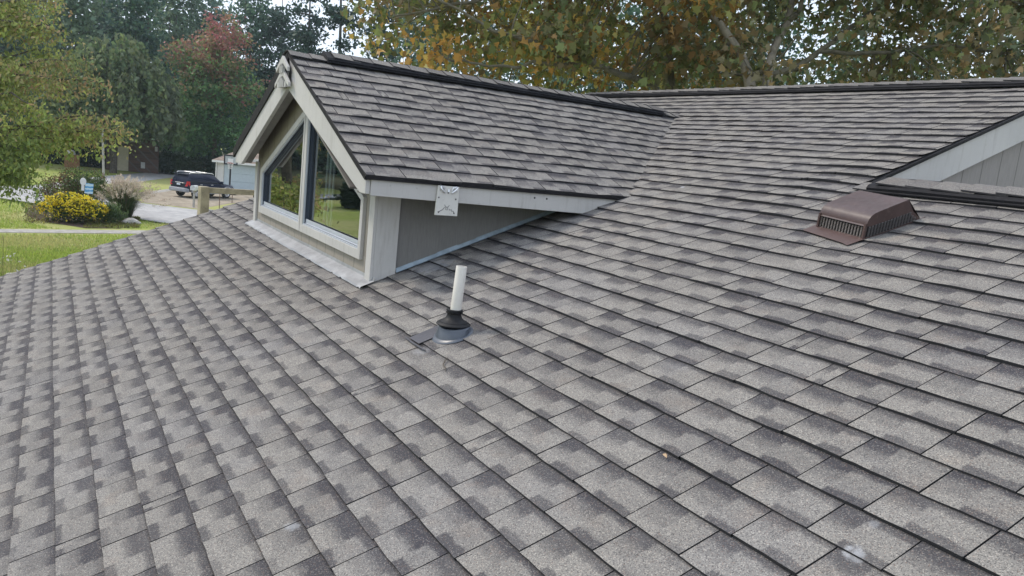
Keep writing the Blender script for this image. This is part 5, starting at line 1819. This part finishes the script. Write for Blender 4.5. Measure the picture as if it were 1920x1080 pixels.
mb.prism([Mf @ Vector((-0.247, y * 0.9, 0.985 + 0.02 + (z - 0.985) * 0.88)) for y, z in pr_], Mf.to_3x3() @ Vector((0.006, 0, 0)))
mb.build('door', plain('mailbox_door', (0.50, 0.50, 0.49), 0.4), t)

# reflector stakes on the grass by the driveway
for px, py, h, lab in ((411, 392, 0.95, 'thin rusty stake left of the other, between mailbox and dormer'), (435, 381, 0.80, 'thin rusty stake nearer to the dormer wall, below the car wheel')):
    q = gp(px, py)
    mb = MB()
    mb.tube([(0, 0, 0), (0.01, 0, h)], 0.022, 6)
    mb.lathe([(0.0, h + 0.004), (0.032, h), (0.032, h - 0.06), (0.0, h - 0.065)], 8)
    o = mb.build('marker_stake', plain('rusty_stake', (0.13, 0.075, 0.055), 0.8), None)
    o.location = Vector(q)
    tag(o, lab, 'stake', 'stakes by the driveway')

# wooden arbor beside the house, only one post and the beam in view
Q = at(381.5, 375, 13.6)
t = empty('arbor', (Q[0], Q[1], GZ), 0, 'weathered wooden post with a long beam, past the edge of the roof', 'arbor')
M['arbor'] = plain('weathered_wood', (0.33, 0.285, 0.205), 0.9, var=0.22, scale=5, dirt=(0.15, 0.13, 0.095), bump=0.4, bscale=30)
bd = at(480, 368, 13.9) - at(388, 354, 13.6)
bd[2] = 0
bd /= np.linalg.norm(bd)
Mf = frame_at((Q[0], Q[1], GZ), math.atan2(bd[1], bd[0]))
zt_ = at(381, 349.5, 13.6)[2] - GZ
Lb = 3.4
mb = MB()
mb.box((-0.07, -0.07, 0), (0.07, 0.07, zt_), 0, Mf)
mb.build('post', M['arbor'], t, bevel=0.008)
mb = MB()
mb.box((Lb - 0.07, -0.07, 0), (Lb + 0.07, 0.07, zt_), 0, Mf)
mb.build('post', M['arbor'], t, bevel=0.008)
mb = MB()
mb.box((0.071, -0.035, zt_ - 0.10), (Lb - 0.071, 0.035, zt_ - 0.012), 0, Mf)
mb.build('beam', M['arbor'], t, bevel=0.006)
for x in (0.83, 1.55):
    mb = MB()
    mb.tube([Mf @ Vector((x, 0, zt_ - 0.10)), Mf @ Vector((x, 0, zt_ - 0.14)), Mf @ Vector((x + 0.015, 0, zt_ - 0.16)), Mf @ Vector((x + 0.03, 0, zt_ - 0.145))], 0.008, 6)
    mb.build('hook', M['drip'], t)


# ------------------------------------------------------------------ parked car
def make_car(p, heading):
    t = empty('parked_car', p, heading, 'dark blue sport utility vehicle with grey lower trim and roof rails, parked on the driveway', 'car')
    paint, tt_, bb_, _x = newmat('car_paint')
    bb_.inputs['Base Color'].default_value = (0.010, 0.013, 0.035, 1)
    bb_.inputs['Roughness'].default_value = 0.25
    bb_.inputs['Coat Weight'].default_value = 0.1
    bb_.inputs['Specular IOR Level'].default_value = 0.25
    bb_.inputs['Coat Roughness'].default_value = 0.05
    glass_, tt_, bb_, _x = newmat('car_glass')
    bb_.inputs['Base Color'].default_value = (0.010, 0.014, 0.020, 1)
    bb_.inputs['Specular IOR Level'].default_value = 0.15
    bb_.inputs['Roughness'].default_value = 0.08
    grey = plain('bumper_grey', (0.27, 0.28, 0.31), 0.5)
    rub = plain('tyre_rubber', (0.018, 0.018, 0.019), 0.85)
    alloy = plain('alloy', (0.62, 0.62, 0.64), 0.3, 0.6)
    red = plain('tail_lamp', (0.45, 0.02, 0.03), 0.2)
    silver = plain('rail_silver', (0.72, 0.72, 0.72), 0.35, 0.3)

    def B(mb, name, m, parent=t, **k):
        o = mb.build(name, m, None, **k)
        o.parent = parent
        return o

    def loft(secs, mb, mi=0):
        """cross sections along x: (x, half width low, half width high, z low, z high) with rounded shoulders"""
        rings = []
        for x, w0, w1, z0, z1, r in secs:
            rings.append([(x, -w0, z0), (x, -w0 - 0.02, z0 + (z1 - z0) * 0.45), (x, -w1, z1 - r), (x, -w1 + r * 0.9, z1), (x, w1 - r * 0.9, z1), (x, w1, z1 - r), (x, w0 + 0.02, z0 + (z1 - z0) * 0.45), (x, w0, z0)])
        vs = [v for r_ in rings for v in r_]
        k = len(rings[0])
        fs = []
        for i in range(len(rings) - 1):
            for j in range(k):
                j2 = (j + 1) % k
                fs.append((i * k + j, (i + 1) * k + j, (i + 1) * k + j2, i * k + j2))
        fs.append(tuple(range(k)))
        fs.append(tuple((len(rings) - 1) * k + j for j in range(k - 1, -1, -1)))
        mb.add(vs, fs, mi)
    mb = MB()
    # lower body: rear (x = -2.35) to nose (x = 2.35)
    loft([(-2.30, 0.80, 0.80, 0.62, 1.06, 0.06), (-2.22, 0.88, 0.86, 0.48, 1.12, 0.07), (-1.3, 0.90, 0.88, 0.44, 1.13, 0.07), (0.6, 0.90, 0.88, 0.40, 1.12, 0.07), (1.25, 0.90, 0.87, 0.42, 1.09, 0.09), (2.05, 0.87, 0.82, 0.45, 1.01, 0.12), (2.28, 0.76, 0.70, 0.50, 0.92, 0.12)], mb)
    # cabin
    loft([(-2.24, 0.86, 0.80, 1.10, 1.16, 0.02), (-2.02, 0.86, 0.70, 1.10, 1.72, 0.08), (-1.5, 0.86, 0.70, 1.11, 1.775, 0.08), (-0.3, 0.86, 0.70, 1.11, 1.78, 0.08), (0.28, 0.86, 0.70, 1.10, 1.74, 0.08), (1.12, 0.86, 0.78, 1.08, 1.12, 0.02)], mb)
    body = B(mb, 'body', paint, smooth=True)
    # windows, set just proud of the cabin
    def side_y(z): return 0.872 - (z - 1.11) * (0.872 - 0.715) / 0.60
    def win(pts, s_, name='window'):
        mb = MB()
        vs = [(x, s_ * (side_y(z) + 0.004), z) for x, z in pts]
        mb.add(vs, [tuple(range(len(vs)))[::(-1 if s_ > 0 else 1)]])
        return B(mb, name, glass_)
    for s_ in (1, -1):
        win([(-1.98, 1.17), (-1.22, 1.16), (-1.12, 1.60), (-1.86, 1.60)], s_)
        win([(-1.12, 1.16), (-0.32, 1.15), (-0.28, 1.63), (-1.03, 1.62)], s_)
        win([(-0.22, 1.15), (0.86, 1.13), (0.30, 1.60), (-0.18, 1.63)], s_)
    mb = MB()
    mb.add([(-2.236, -0.70, 1.17), (-2.236, 0.70, 1.17), (-2.055, 0.62, 1.63), (-2.055, -0.62, 1.63)], [(0, 1, 2, 3)])
    B(mb, 'rear_window', glass_)
    mb = MB()
    mb.add([(1.08, -0.72, 1.145), (1.08, 0.72, 1.145), (0.36, 0.63, 1.70), (0.36, -0.63, 1.70)], [(0, 1, 2, 3)])
    B(mb, 'windscreen', glass_)
    # bumpers and lower cladding
    mb = MB()
    loft([(-2.46, 0.78, 0.78, 0.46, 0.68, 0.04), (-2.40, 0.87, 0.87, 0.42, 0.72, 0.05), (-2.16, 0.915, 0.905, 0.42, 0.72, 0.05)], mb)
    B(mb, 'bumper', grey, smooth=True)
    mb = MB()
    loft([(2.02, 0.90, 0.88, 0.40, 0.70, 0.05), (2.30, 0.80, 0.78, 0.42, 0.70, 0.05), (2.40, 0.62, 0.60, 0.46, 0.66, 0.04)], mb)
    B(mb, 'bumper', grey, smooth=True)
    for s_ in (1, -1):
        mb = MB()
        mb.box((-0.95, s_ * 0.93 - 0.02, 0.34), (0.95, s_ * 0.93 + 0.02, 0.46))
        B(mb, 'running_board', grey, bevel=0.015)
        # arches
        for x in (-1.42, 1.42):
            mb = MB()
            pts = [(x + 0.47 * math.cos(a_), s_ * 0.915, 0.40 + 0.47 * math.sin(a_)) for a_ in np.linspace(0, math.pi, 13)]
            mb.tube(pts, 0.045, 6)
            B(mb, 'wheel_arch', grey, smooth=True)
            mb = MB()
            Mw = Matrix.Translation((x, s_ * 0.80, 0.38)) @ Matrix.Rotation(R(90) * -s_, 4, 'X')
            mb.lathe([(0.22, -0.12), (0.345, -0.12), (0.375, -0.08), (0.38, 0.0), (0.375, 0.08), (0.345, 0.12), (0.24, 0.125)], 28, 0, Mw)
            wh = B(mb, 'wheel', rub, smooth=True)
            mb = MB()
            mb.lathe([(0.24, 0.10), (0.235, 0.125), (0.215, 0.10), (0.19, 0.075), (0.0, 0.075)], 28, 0, Mw)
            for k in range(6):
                a_ = k * math.pi / 3
                mb.tube([Mw @ Vector((0.03 * math.cos(a_), 0.03 * math.sin(a_), 0.11)), Mw @ Vector((0.21 * math.cos(a_), 0.21 * math.sin(a_), 0.108))], [0.035, 0.028], 6)
            mb.lathe([(0.06, 0.10), (0.055, 0.125), (0.0, 0.128)], 14, 0, Mw)
            o = mb.build('rim', alloy, None, smooth=True)
            o.parent = wh
        # tail lamp, door handles, mirror, rail
        mb = MB()
        mb.add([(-2.315, s_ * 0.66, 0.86), (-2.33, s_ * 0.86, 0.86), (-2.28, s_ * 0.885, 1.22), (-2.235, s_ * 0.77, 1.24), (-2.03, s_ * 0.895, 0.88), (-2.05, s_ * 0.875, 1.22)],
               [(0, 1, 2, 3), (1, 4, 5, 2)] if s_ < 0 else [(3, 2, 1, 0), (2, 5, 4, 1)])
        B(mb, 'tail_lamp', red)
        for x in (-1.05, -0.05):
            mb = MB()
            mb.box((x - 0.10, s_ * 0.915 - 0.015, 0.985), (x + 0.10, s_ * 0.915 + 0.015, 1.02))
            B(mb, 'door_handle', silver, bevel=0.006)
        mb = MB()
        mb.box((0.72, s_ * 1.0 - 0.10, 1.12), (0.86, s_ * 1.0 + 0.10, 1.30))
        B(mb, 'mirror', paint, bevel=0.03)
        mb = MB()
        mb.tube([(-1.95, s_ * 0.64, 1.765), (-1.85, s_ * 0.64, 1.835), (-0.6, s_ * 0.64, 1.855), (0.15, s_ * 0.64, 1.835), (0.28, s_ * 0.64, 1.76)], 0.030, 8)
        B(mb, 'roof_rail', silver, smooth=True)
    mb = MB()
    mb.box((-2.30, -0.66, 1.685), (-2.02, 0.66, 1.725))
    B(mb, 'spoiler', paint, bevel=0.015)
    mb = MB()
    mb.box((-2.335, -0.32, 1.055), (-2.300, 0.32, 1.10))
    B(mb, 'garnish', silver, bevel=0.01)
    mb = MB()
    mb.box((-2.335, -0.17, 0.90), (-2.312, 0.17, 1.02))
    B(mb, 'licence_plate', plain('plate_white', (0.62, 0.68, 0.78), 0.4))
    for x in (-1.3, -0.2):
        mb = MB()
        mb.tube([(x, -0.64, 1.85), (x, 0.64, 1.85)], 0.02, 6)
        B(mb, 'cross_bar', silver)
    t.scale = (0.88, 0.88, 0.88)
    return t


cr_l = gp(347, 371.5)
cr_r = gp(424, 369.0)
ctr = gp(383, 371) + fwd * 0.4
ctr[2] = GZ + 0.012
CAR = make_car(ctr, R(123))

# ------------------------------------------------------------------ basketball hoop
q = gd(432, 60)
t = empty('basketball_hoop', q, 0, 'free-standing basketball hoop with a black-framed backboard before the garage', 'basketball hoop')
Mf = frame_at(q, R(80))
blk = plain('hoop_black', (0.018, 0.020, 0.030), 0.5)
zb = at(432, 309, 60)[2] - GZ
zt2 = at(432, 290.5, 60)[2] - GZ
mb = MB()
mb.tube([Mf @ Vector((0, 0.5, 0.05)), Mf @ Vector((0.0, 0.12, zb + 0.1))], 0.06, 10)
mb.tube([Mf @ Vector((0, 0.115, zb + 0.1)), Mf @ Vector((0, 0.06, zb + 0.45))], 0.05, 8)
mb.build('pole', blk, t, smooth=True)
mb = MB()
mb.box((-0.45, 0.0, 0.0), (0.45, 1.1, 0.18), 0, Mf)
mb.build('base', blk, t, bevel=0.05)
mb = MB()
hw = 0.47
ring_o = [(-hw, zb), (hw, zb), (hw, zt2), (-hw, zt2)]
ring_i = [(-hw + 0.09, zb + 0.09), (hw - 0.09, zb + 0.09), (hw - 0.09, zt2 - 0.09), (-hw + 0.09, zt2 - 0.09)]
tmp = MB(); ring(tmp, ring_o, ring_i, -0.03, 0.03)
mb.add([Mf @ Vector(v) for v in tmp.v], tmp.f)
mb.box((-0.06, -0.01, zb + 0.07), (0.06, 0.02, zb + 0.30), 0, Mf)
bb2 = mb.build('backboard', blk, t)
mb = MB()
mb.box((-hw + 0.07, -0.006, zb + 0.07), (hw - 0.07, 0.006, zt2 - 0.07), 0, Mf)
clear = plain('acrylic', (0.42, 0.45, 0.47), 0.15)
mb.build('acrylic_sheet', clear, t)
mb = MB()
mb.box((-0.20, -0.014, zb + 0.16), (0.16, -0.008, zb + 0.44), 0, Mf)
mb.build('target_square', M['white_paint'], t)
rim = [Mf @ Vector((0.21 * math.cos(a_) - 0.02, -0.30 + 0.21 * math.sin(a_), zb + 0.14)) for a_ in np.linspace(0, 2 * math.pi, 19)]
mb = MB()
mb.tube(rim, 0.014, 6)
mb.tube([Mf @ Vector((-0.02, -0.09, zb + 0.14)), Mf @ Vector((-0.02, -0.01, zb + 0.14))], 0.03, 6)
mb.build('rim', plain('rim_orange', (0.48, 0.10, 0.05), 0.5), t)
mb = MB()
for k in range(12):
    a_ = 2 * math.pi * k / 12
    for dirn in (1, -1):
        b2 = a_ + dirn * 0.5
        mb.tube([Mf @ Vector((0.21 * math.cos(a_) - 0.02, -0.30 + 0.21 * math.sin(a_), zb + 0.13)), Mf @ Vector((0.15 * math.cos(b2) - 0.02, -0.30 + 0.15 * math.sin(b2), zb - 0.08)), Mf @ Vector((0.12 * math.cos(a_) - 0.02, -0.30 + 0.12 * math.sin(a_), zb - 0.28))], 0.010, 4)
mb.build('net', M['white_paint'], t)

# ------------------------------------------------------------------ neighbours' buildings
# garage with a pale blue door; its left corner shows beside the dormer
q = gd(407, 66)
t = empty('garage', q, 0, 'pale garage with a light blue door and brown roof, half hidden by the dormer', 'garage')
Mf = frame_at(q, R(70))
ev = at(407, 300, 66)[2] - GZ
pk = at(440, 272, 68)[2] - GZ
Wg, Dg = 8.5, 7.0
wallm = plain('garage_wall', (0.60, 0.60, 0.58), 0.7, var=0.05)
mb = MB()
mb.box((0, 0, 0), (0.5, 0.15, ev), 0, Mf)
mb.box((5.6, 0, 0), (Wg, 0.15, ev), 0, Mf)
mb.box((0.5, 0, 2.55), (5.6, 0.15, ev), 0, Mf)
mb.box((0, 0.15, 0), (0.15, Dg, ev), 0, Mf)
mb.box((Wg - 0.15, 0.15, 0), (Wg, Dg, ev), 0, Mf)
mb.build('wall', wallm, t)
mb = MB()
doorm = plain('garage_door', (0.46, 0.54, 0.58), 0.5, var=0.04)
for i in range(4):
    mb.box((0.51, 0.06, 0.01 + i * 0.635), (5.59, 0.10, 0.01 + i * 0.635 + 0.62), 0, Mf)
mb.box((0.51, 0.101, 0.01), (5.59, 0.12, 2.54), 0, Mf)
mb.build('garage_door', doorm, t, bevel=0.01)
mb = MB()
pitch = (pk - ev) / 2.6
oh = 0.35
rp = lambda x, y, z: Mf @ Vector((x, y, z))
rise = 1.55
# hipped roof: ridge runs across
vs = [rp(-oh, -oh, ev), rp(Wg + oh, -oh, ev), rp(Wg + oh, Dg + oh, ev), rp(-oh, Dg + oh, ev), rp(2.4, Dg / 2, ev + rise), rp(Wg - 2.4, Dg / 2, ev + rise)]
mb.add(vs, [(0, 1, 5, 4), (1, 2, 5), (2, 3, 4, 5), (3, 0, 4)])
mb.build('roof', plain('brown_shingles', (0.24, 0.185, 0.15), 0.95, var=0.25, scale=2.5, bump=0.6, bscale=6), t)
mb = MB()
mb.box((-oh, -oh, ev - 0.16), (Wg + oh, -oh + 0.10, ev - 0.005), 0, Mf)
mb.box((-oh, -oh + 0.101, ev - 0.16), (-oh + 0.10, Dg + oh, ev - 0.005), 0, Mf)
mb.tube([rp(-0.06, -0.06, ev - 0.16), rp(-0.06, -0.06, 0.05)], 0.05, 6)
mb.build('gutter', M['white_paint'], t)
mb = MB()
mb.box((-oh + 0.101, -oh + 0.101, ev - 0.10), (Wg + oh, -0.001, ev - 0.08), 0, Mf)
mb.build('soffit', M['soffit'], t)

# brick shed with two roofs and a cream door
q = gd(198, 79)
q2 = gd(297, 79)
sh_h = math.atan2(q2[1] - q[1], q2[0] - q[0])
t = empty('brick_shed', q, 0, 'dark brick shed with a cream door under the weeping tree', 'shed')
Mf = frame_at(q, sh_h)
brk, tt_, bb_, _x = newmat('dark_brick')
g = NT(tt_)
bt_ = g.n('ShaderNodeTexBrick')
mp = g.n('ShaderNodeMapping')
tt_.links.new(g.obj(), mp.inputs['Vector'])
mp.inputs['Rotation'].default_value = (R(90), 0, -sh_h)
tt_.links.new(mp.outputs['Vector'], bt_.inputs['Vector'])
bt_.inputs['Scale'].default_value = 1.0
bt_.inputs['Brick Width'].default_value = 0.22
bt_.inputs['Row Height'].default_value = 0.075
bt_.inputs['Mortar Size'].default_value = 0.008
bt_.inputs['Color1'].default_value = (0.085, 0.052, 0.042, 1)
bt_.inputs['Color2'].default_value = (0.13, 0.075, 0.058, 1)
bt_.inputs['Mortar'].default_value = (0.12, 0.10, 0.09, 1)
tt_.links.new(bt_.outputs['Color'], bb_.inputs['Base Color'])
bb_.inputs['Roughness'].default_value = 0.9
px_m = 99 / math.hypot(q2[0] - q[0], q2[1] - q[1])
Ws, Ds, eh = 99 / px_m, 4.5, 2.75
mb = MB()
d0, d1 = 21 / px_m, 42 / px_m
gx0, gx1 = 66 / px_m, 99 / px_m
mb.box((0, 0, 0), (d0, 0.2, eh), 0, Mf)
mb.box((d1, 0, 0), (Ws, 0.2, eh), 0, Mf)
mb.box((d0, 0, 2.15), (d1, 0.2, eh), 0, Mf)
mb.box((0, 0.2, 0), (0.2, Ds, eh), 0, Mf)
mb.box((Ws - 0.2, 0.2, 0), (Ws, Ds, eh), 0, Mf)
gm = (gx0 + gx1) / 2
mb.prism([Mf @ Vector(v) for v in ((gx0, 0.001, eh + 0.001), (gx1, 0.001, eh + 0.001), (gm, 0.001, eh + 0.78))], Mf.to_3x3() @ Vector((0, 0.19, 0)))
mb.build('wall', brk, t)
mb = MB()
mb.box((d0 + 0.005, 0.05, 0.02), (d1 - 0.005, 0.10, 2.145), 0, Mf)
for i in range(4): mb.box((d0 + 0.06, 0.035, 0.14 + i * 0.5), (d1 - 0.06, 0.049, 0.14 + i * 0.5 + 0.42), 0, Mf)
mb.build('door', plain('cream_paint', (0.52, 0.47, 0.34), 0.6, var=0.06), t)
shr = plain('dark_shingles', (0.055, 0.05, 0.048), 0.95, var=0.3, scale=3, bump=0.6, bscale=7)
mb = MB()
P3 = lambda x, y, z: Mf @ Vector((x, y, z))
mb.prism([P3(-0.3, -0.3, eh + 0.02), P3(gx0 - 0.05, -0.3, eh + 0.02), P3(gx0 - 0.05, Ds / 2, eh + 1.25), P3(-0.3, Ds / 2, eh + 1.25)], (0, 0, 0.06))
mb.prism([P3(-0.3, Ds + 0.3, eh + 0.02), P3(Ws + 0.3, Ds + 0.3, eh + 0.02), P3(Ws + 0.3, Ds / 2 + 0.002, eh + 1.25), P3(-0.3, Ds / 2 + 0.002, eh + 1.25)], (0, 0, 0.06))
for xa_, xb_ in ((gx0 - 0.25, gm), (gx1 + 0.25, gm)):
    za = eh - 0.10
    mb.prism([P3(xa_, -0.3, za), P3(xb_, -0.3, eh + 0.86), P3(xb_, Ds / 2, eh + 0.86), P3(xa_, Ds / 2, za)], (0, 0, 0.06))
mb.build('roof', shr, t)
pale = plain('pale_trim', (0.46, 0.42, 0.36), 0.6)
mb = MB()
mb.box((-0.3, -0.335, eh - 0.10), (gx0 - 0.26, -0.302, eh + 0.06), 0, Mf)
mb.build('eave_board', pale, t)
for xa_, xb_ in ((gx0 - 0.27, gm - 0.001), (gx1 + 0.27, gm + 0.001)):
    mb = MB()
    mb.prism([P3(xa_, -0.302, eh - 0.20), P3(xa_, -0.302, eh - 0.02), P3(xb_, -0.302, eh + 0.92), P3(xb_, -0.302, eh + 0.74)], Mf.to_3x3() @ Vector((0, -0.035, 0)))
    mb.build('rake_board', pale, t)
for x, z, w_, h_ in ((86 / px_m - 0.9, 0.38, 0.34, 0.55), (91 / px_m, 2.0, 0.22, 0.42)):
    mb = MB()
    mb.box((x, -0.06, z), (x + w_, -0.002, z + h_), 0, Mf)
    mb.build('meter_box', plain('meter_grey', (0.50, 0.50, 0.48), 0.5), t, bevel=0.01)
# dark round shrub left and right of the shed, hedge mass
hb = gd(322, 80)
bush('dark_hedge', hb, [loc2(0, 0, 0.9) + (1.6, 1.4, 1.0), loc2(-0.4, 0.2, 1.3) + (1.3, 1.2, 0.75), loc2(1.3, 0.6, 0.8) + (1.2, 1.2, 0.9), loc2(2.9, 1.0, 0.8) + (1.4, 1.2, 1.0), loc2(4.2, 1.4, 1.0) + (1.3, 1.2, 1.1)], 6500, 'clump',
     [(0.026, 0.046, 0.028), (0.035, 0.060, 0.032), (0.050, 0.080, 0.038)], 'dark rounded hedge between the brick shed and the red maple', 'hedge', 320, (0.12, 0.22), 'leaf_far', cr=0.16, hollow=0.6)
hb = gd(160, 82)
bush('dark_shrub', hb, [loc2(-1.0, 0, 0.9) + (1.8, 1.4, 1.1), loc2(1.0, 0.3, 1.1) + (1.5, 1.3, 1.3), loc2(-3.0, 0.3, 1.0) + (1.8, 1.4, 1.2), loc2(-5.5, 0.3, 1.0) + (2.2, 1.4, 1.3)], 6500, 'clump',
     [(0.024, 0.042, 0.026), (0.033, 0.055, 0.030), (0.045, 0.072, 0.036)], 'dark shrubs left of the brick shed', 'shrub', 321, (0.14, 0.26), 'leaf_far', cr=0.18, hollow=0.6)
# low covered box at the edge of the wood
q = gd(134, 78)
t = empty('covered_box', q, 0, 'low rusty brown box with a rounded white top, left of the pole', 'box')
Mf = frame_at(q, R(86))
zc = at(134, 290, 78)[2] - GZ
mb = MB()
mb.box((-0.55, 0, 0), (0.60, 0.7, max(0.9, zc)), 0, Mf)
mb.build('box', plain('rusty_brown', (0.30, 0.16, 0.075), 0.8, var=0.2), t, bevel=0.02)
mb = MB()
mb.lathe([(0.0, 0.42), (0.16, 0.40), (0.30, 0.30), (0.38, 0.12), (0.40, 0.0)], 18, 0, Mf @ Matrix.Translation((-0.12, 0.35, max(0.9, zc) + 0.002)), 1.1, 0.8)
mb.build('cover', M['white_paint'], t, smooth=True)

# things that stand outside the frame but show in the dormer windows
AZI = lambda deg, dist: np.array([CAM[0] - math.cos(R(deg)) * dist, CAM[1] + math.sin(R(deg)) * dist, GZ])
bush('round_shrub', AZI(-16.6, 56), [(0, 0, 1.1, 1.5, 1.5, 1.1), (0.3, 0.9, 0.9, 1.1, 1.1, 1.0), (-0.3, -1.0, 1.0, 1.1, 1.1, 1.0)], 4200, 'clump', [(0.028, 0.05, 0.028), (0.038, 0.064, 0.034)], 'large dark round shrub on the front lawn, mirrored in the dormer window', 'shrub', 330, (0.16, 0.28), 'leaf_far', cr=0.2, hollow=0.6)
for i, (dg, ds_, h, rw, pal) in enumerate(((-9, 74, 15, 5.5, OLIVE), (-14, 84, 17, 6, DARK), (-19, 78, 16, 6, DARK), (-26, 80, 16, 6, OLIVE), (-33, 72, 16, 6, DARK))):
    b = AZI(dg, ds_)
    r_ = np.random.default_rng(400 + i)
    make_tree('street_side_tree', b, h, crown(b, h, rw, 2.5, r_, 8, 0.5), 4200, 'clump', pal, ['olive tree farthest along the street, mirrored in the left dormer window', 'dark tree across the street, mirrored in the left dormer window', 'dark tree mirrored at the middle of the dormer windows', 'olive tree mirrored in the right dormer window', 'dark tree at the far end of the street row, outside the picture'][i],
              'tree', 'trees across the street outside the frame', seed=400 + i, cr=0.55, per=14, size=(0.3, 0.55), hollow=0.35)

# ------------------------------------------------------------------ air
mb = MB()
mb.box((-242, -242, GZ - 1.0), (242, 242, 26.0))
hz = mb.build('haze', bpy.data.materials.new('haze'), None)
hm_ = hz.data.materials[0]
hm_.use_nodes = True
ht = hm_.node_tree
ht.nodes.clear()
ho = ht.nodes.new('ShaderNodeOutputMaterial')
hv = ht.nodes.new('ShaderNodeVolumePrincipled')
hv.inputs['Color'].default_value = (0.72, 0.88, 0.94, 1)
hv.inputs['Density'].default_value = 0.0005
hv.inputs['Anisotropy'].default_value = 0.3
ht.links.new(hv.outputs['Volume'], ho.inputs['Volume'])
tag(hz, kind='stuff')
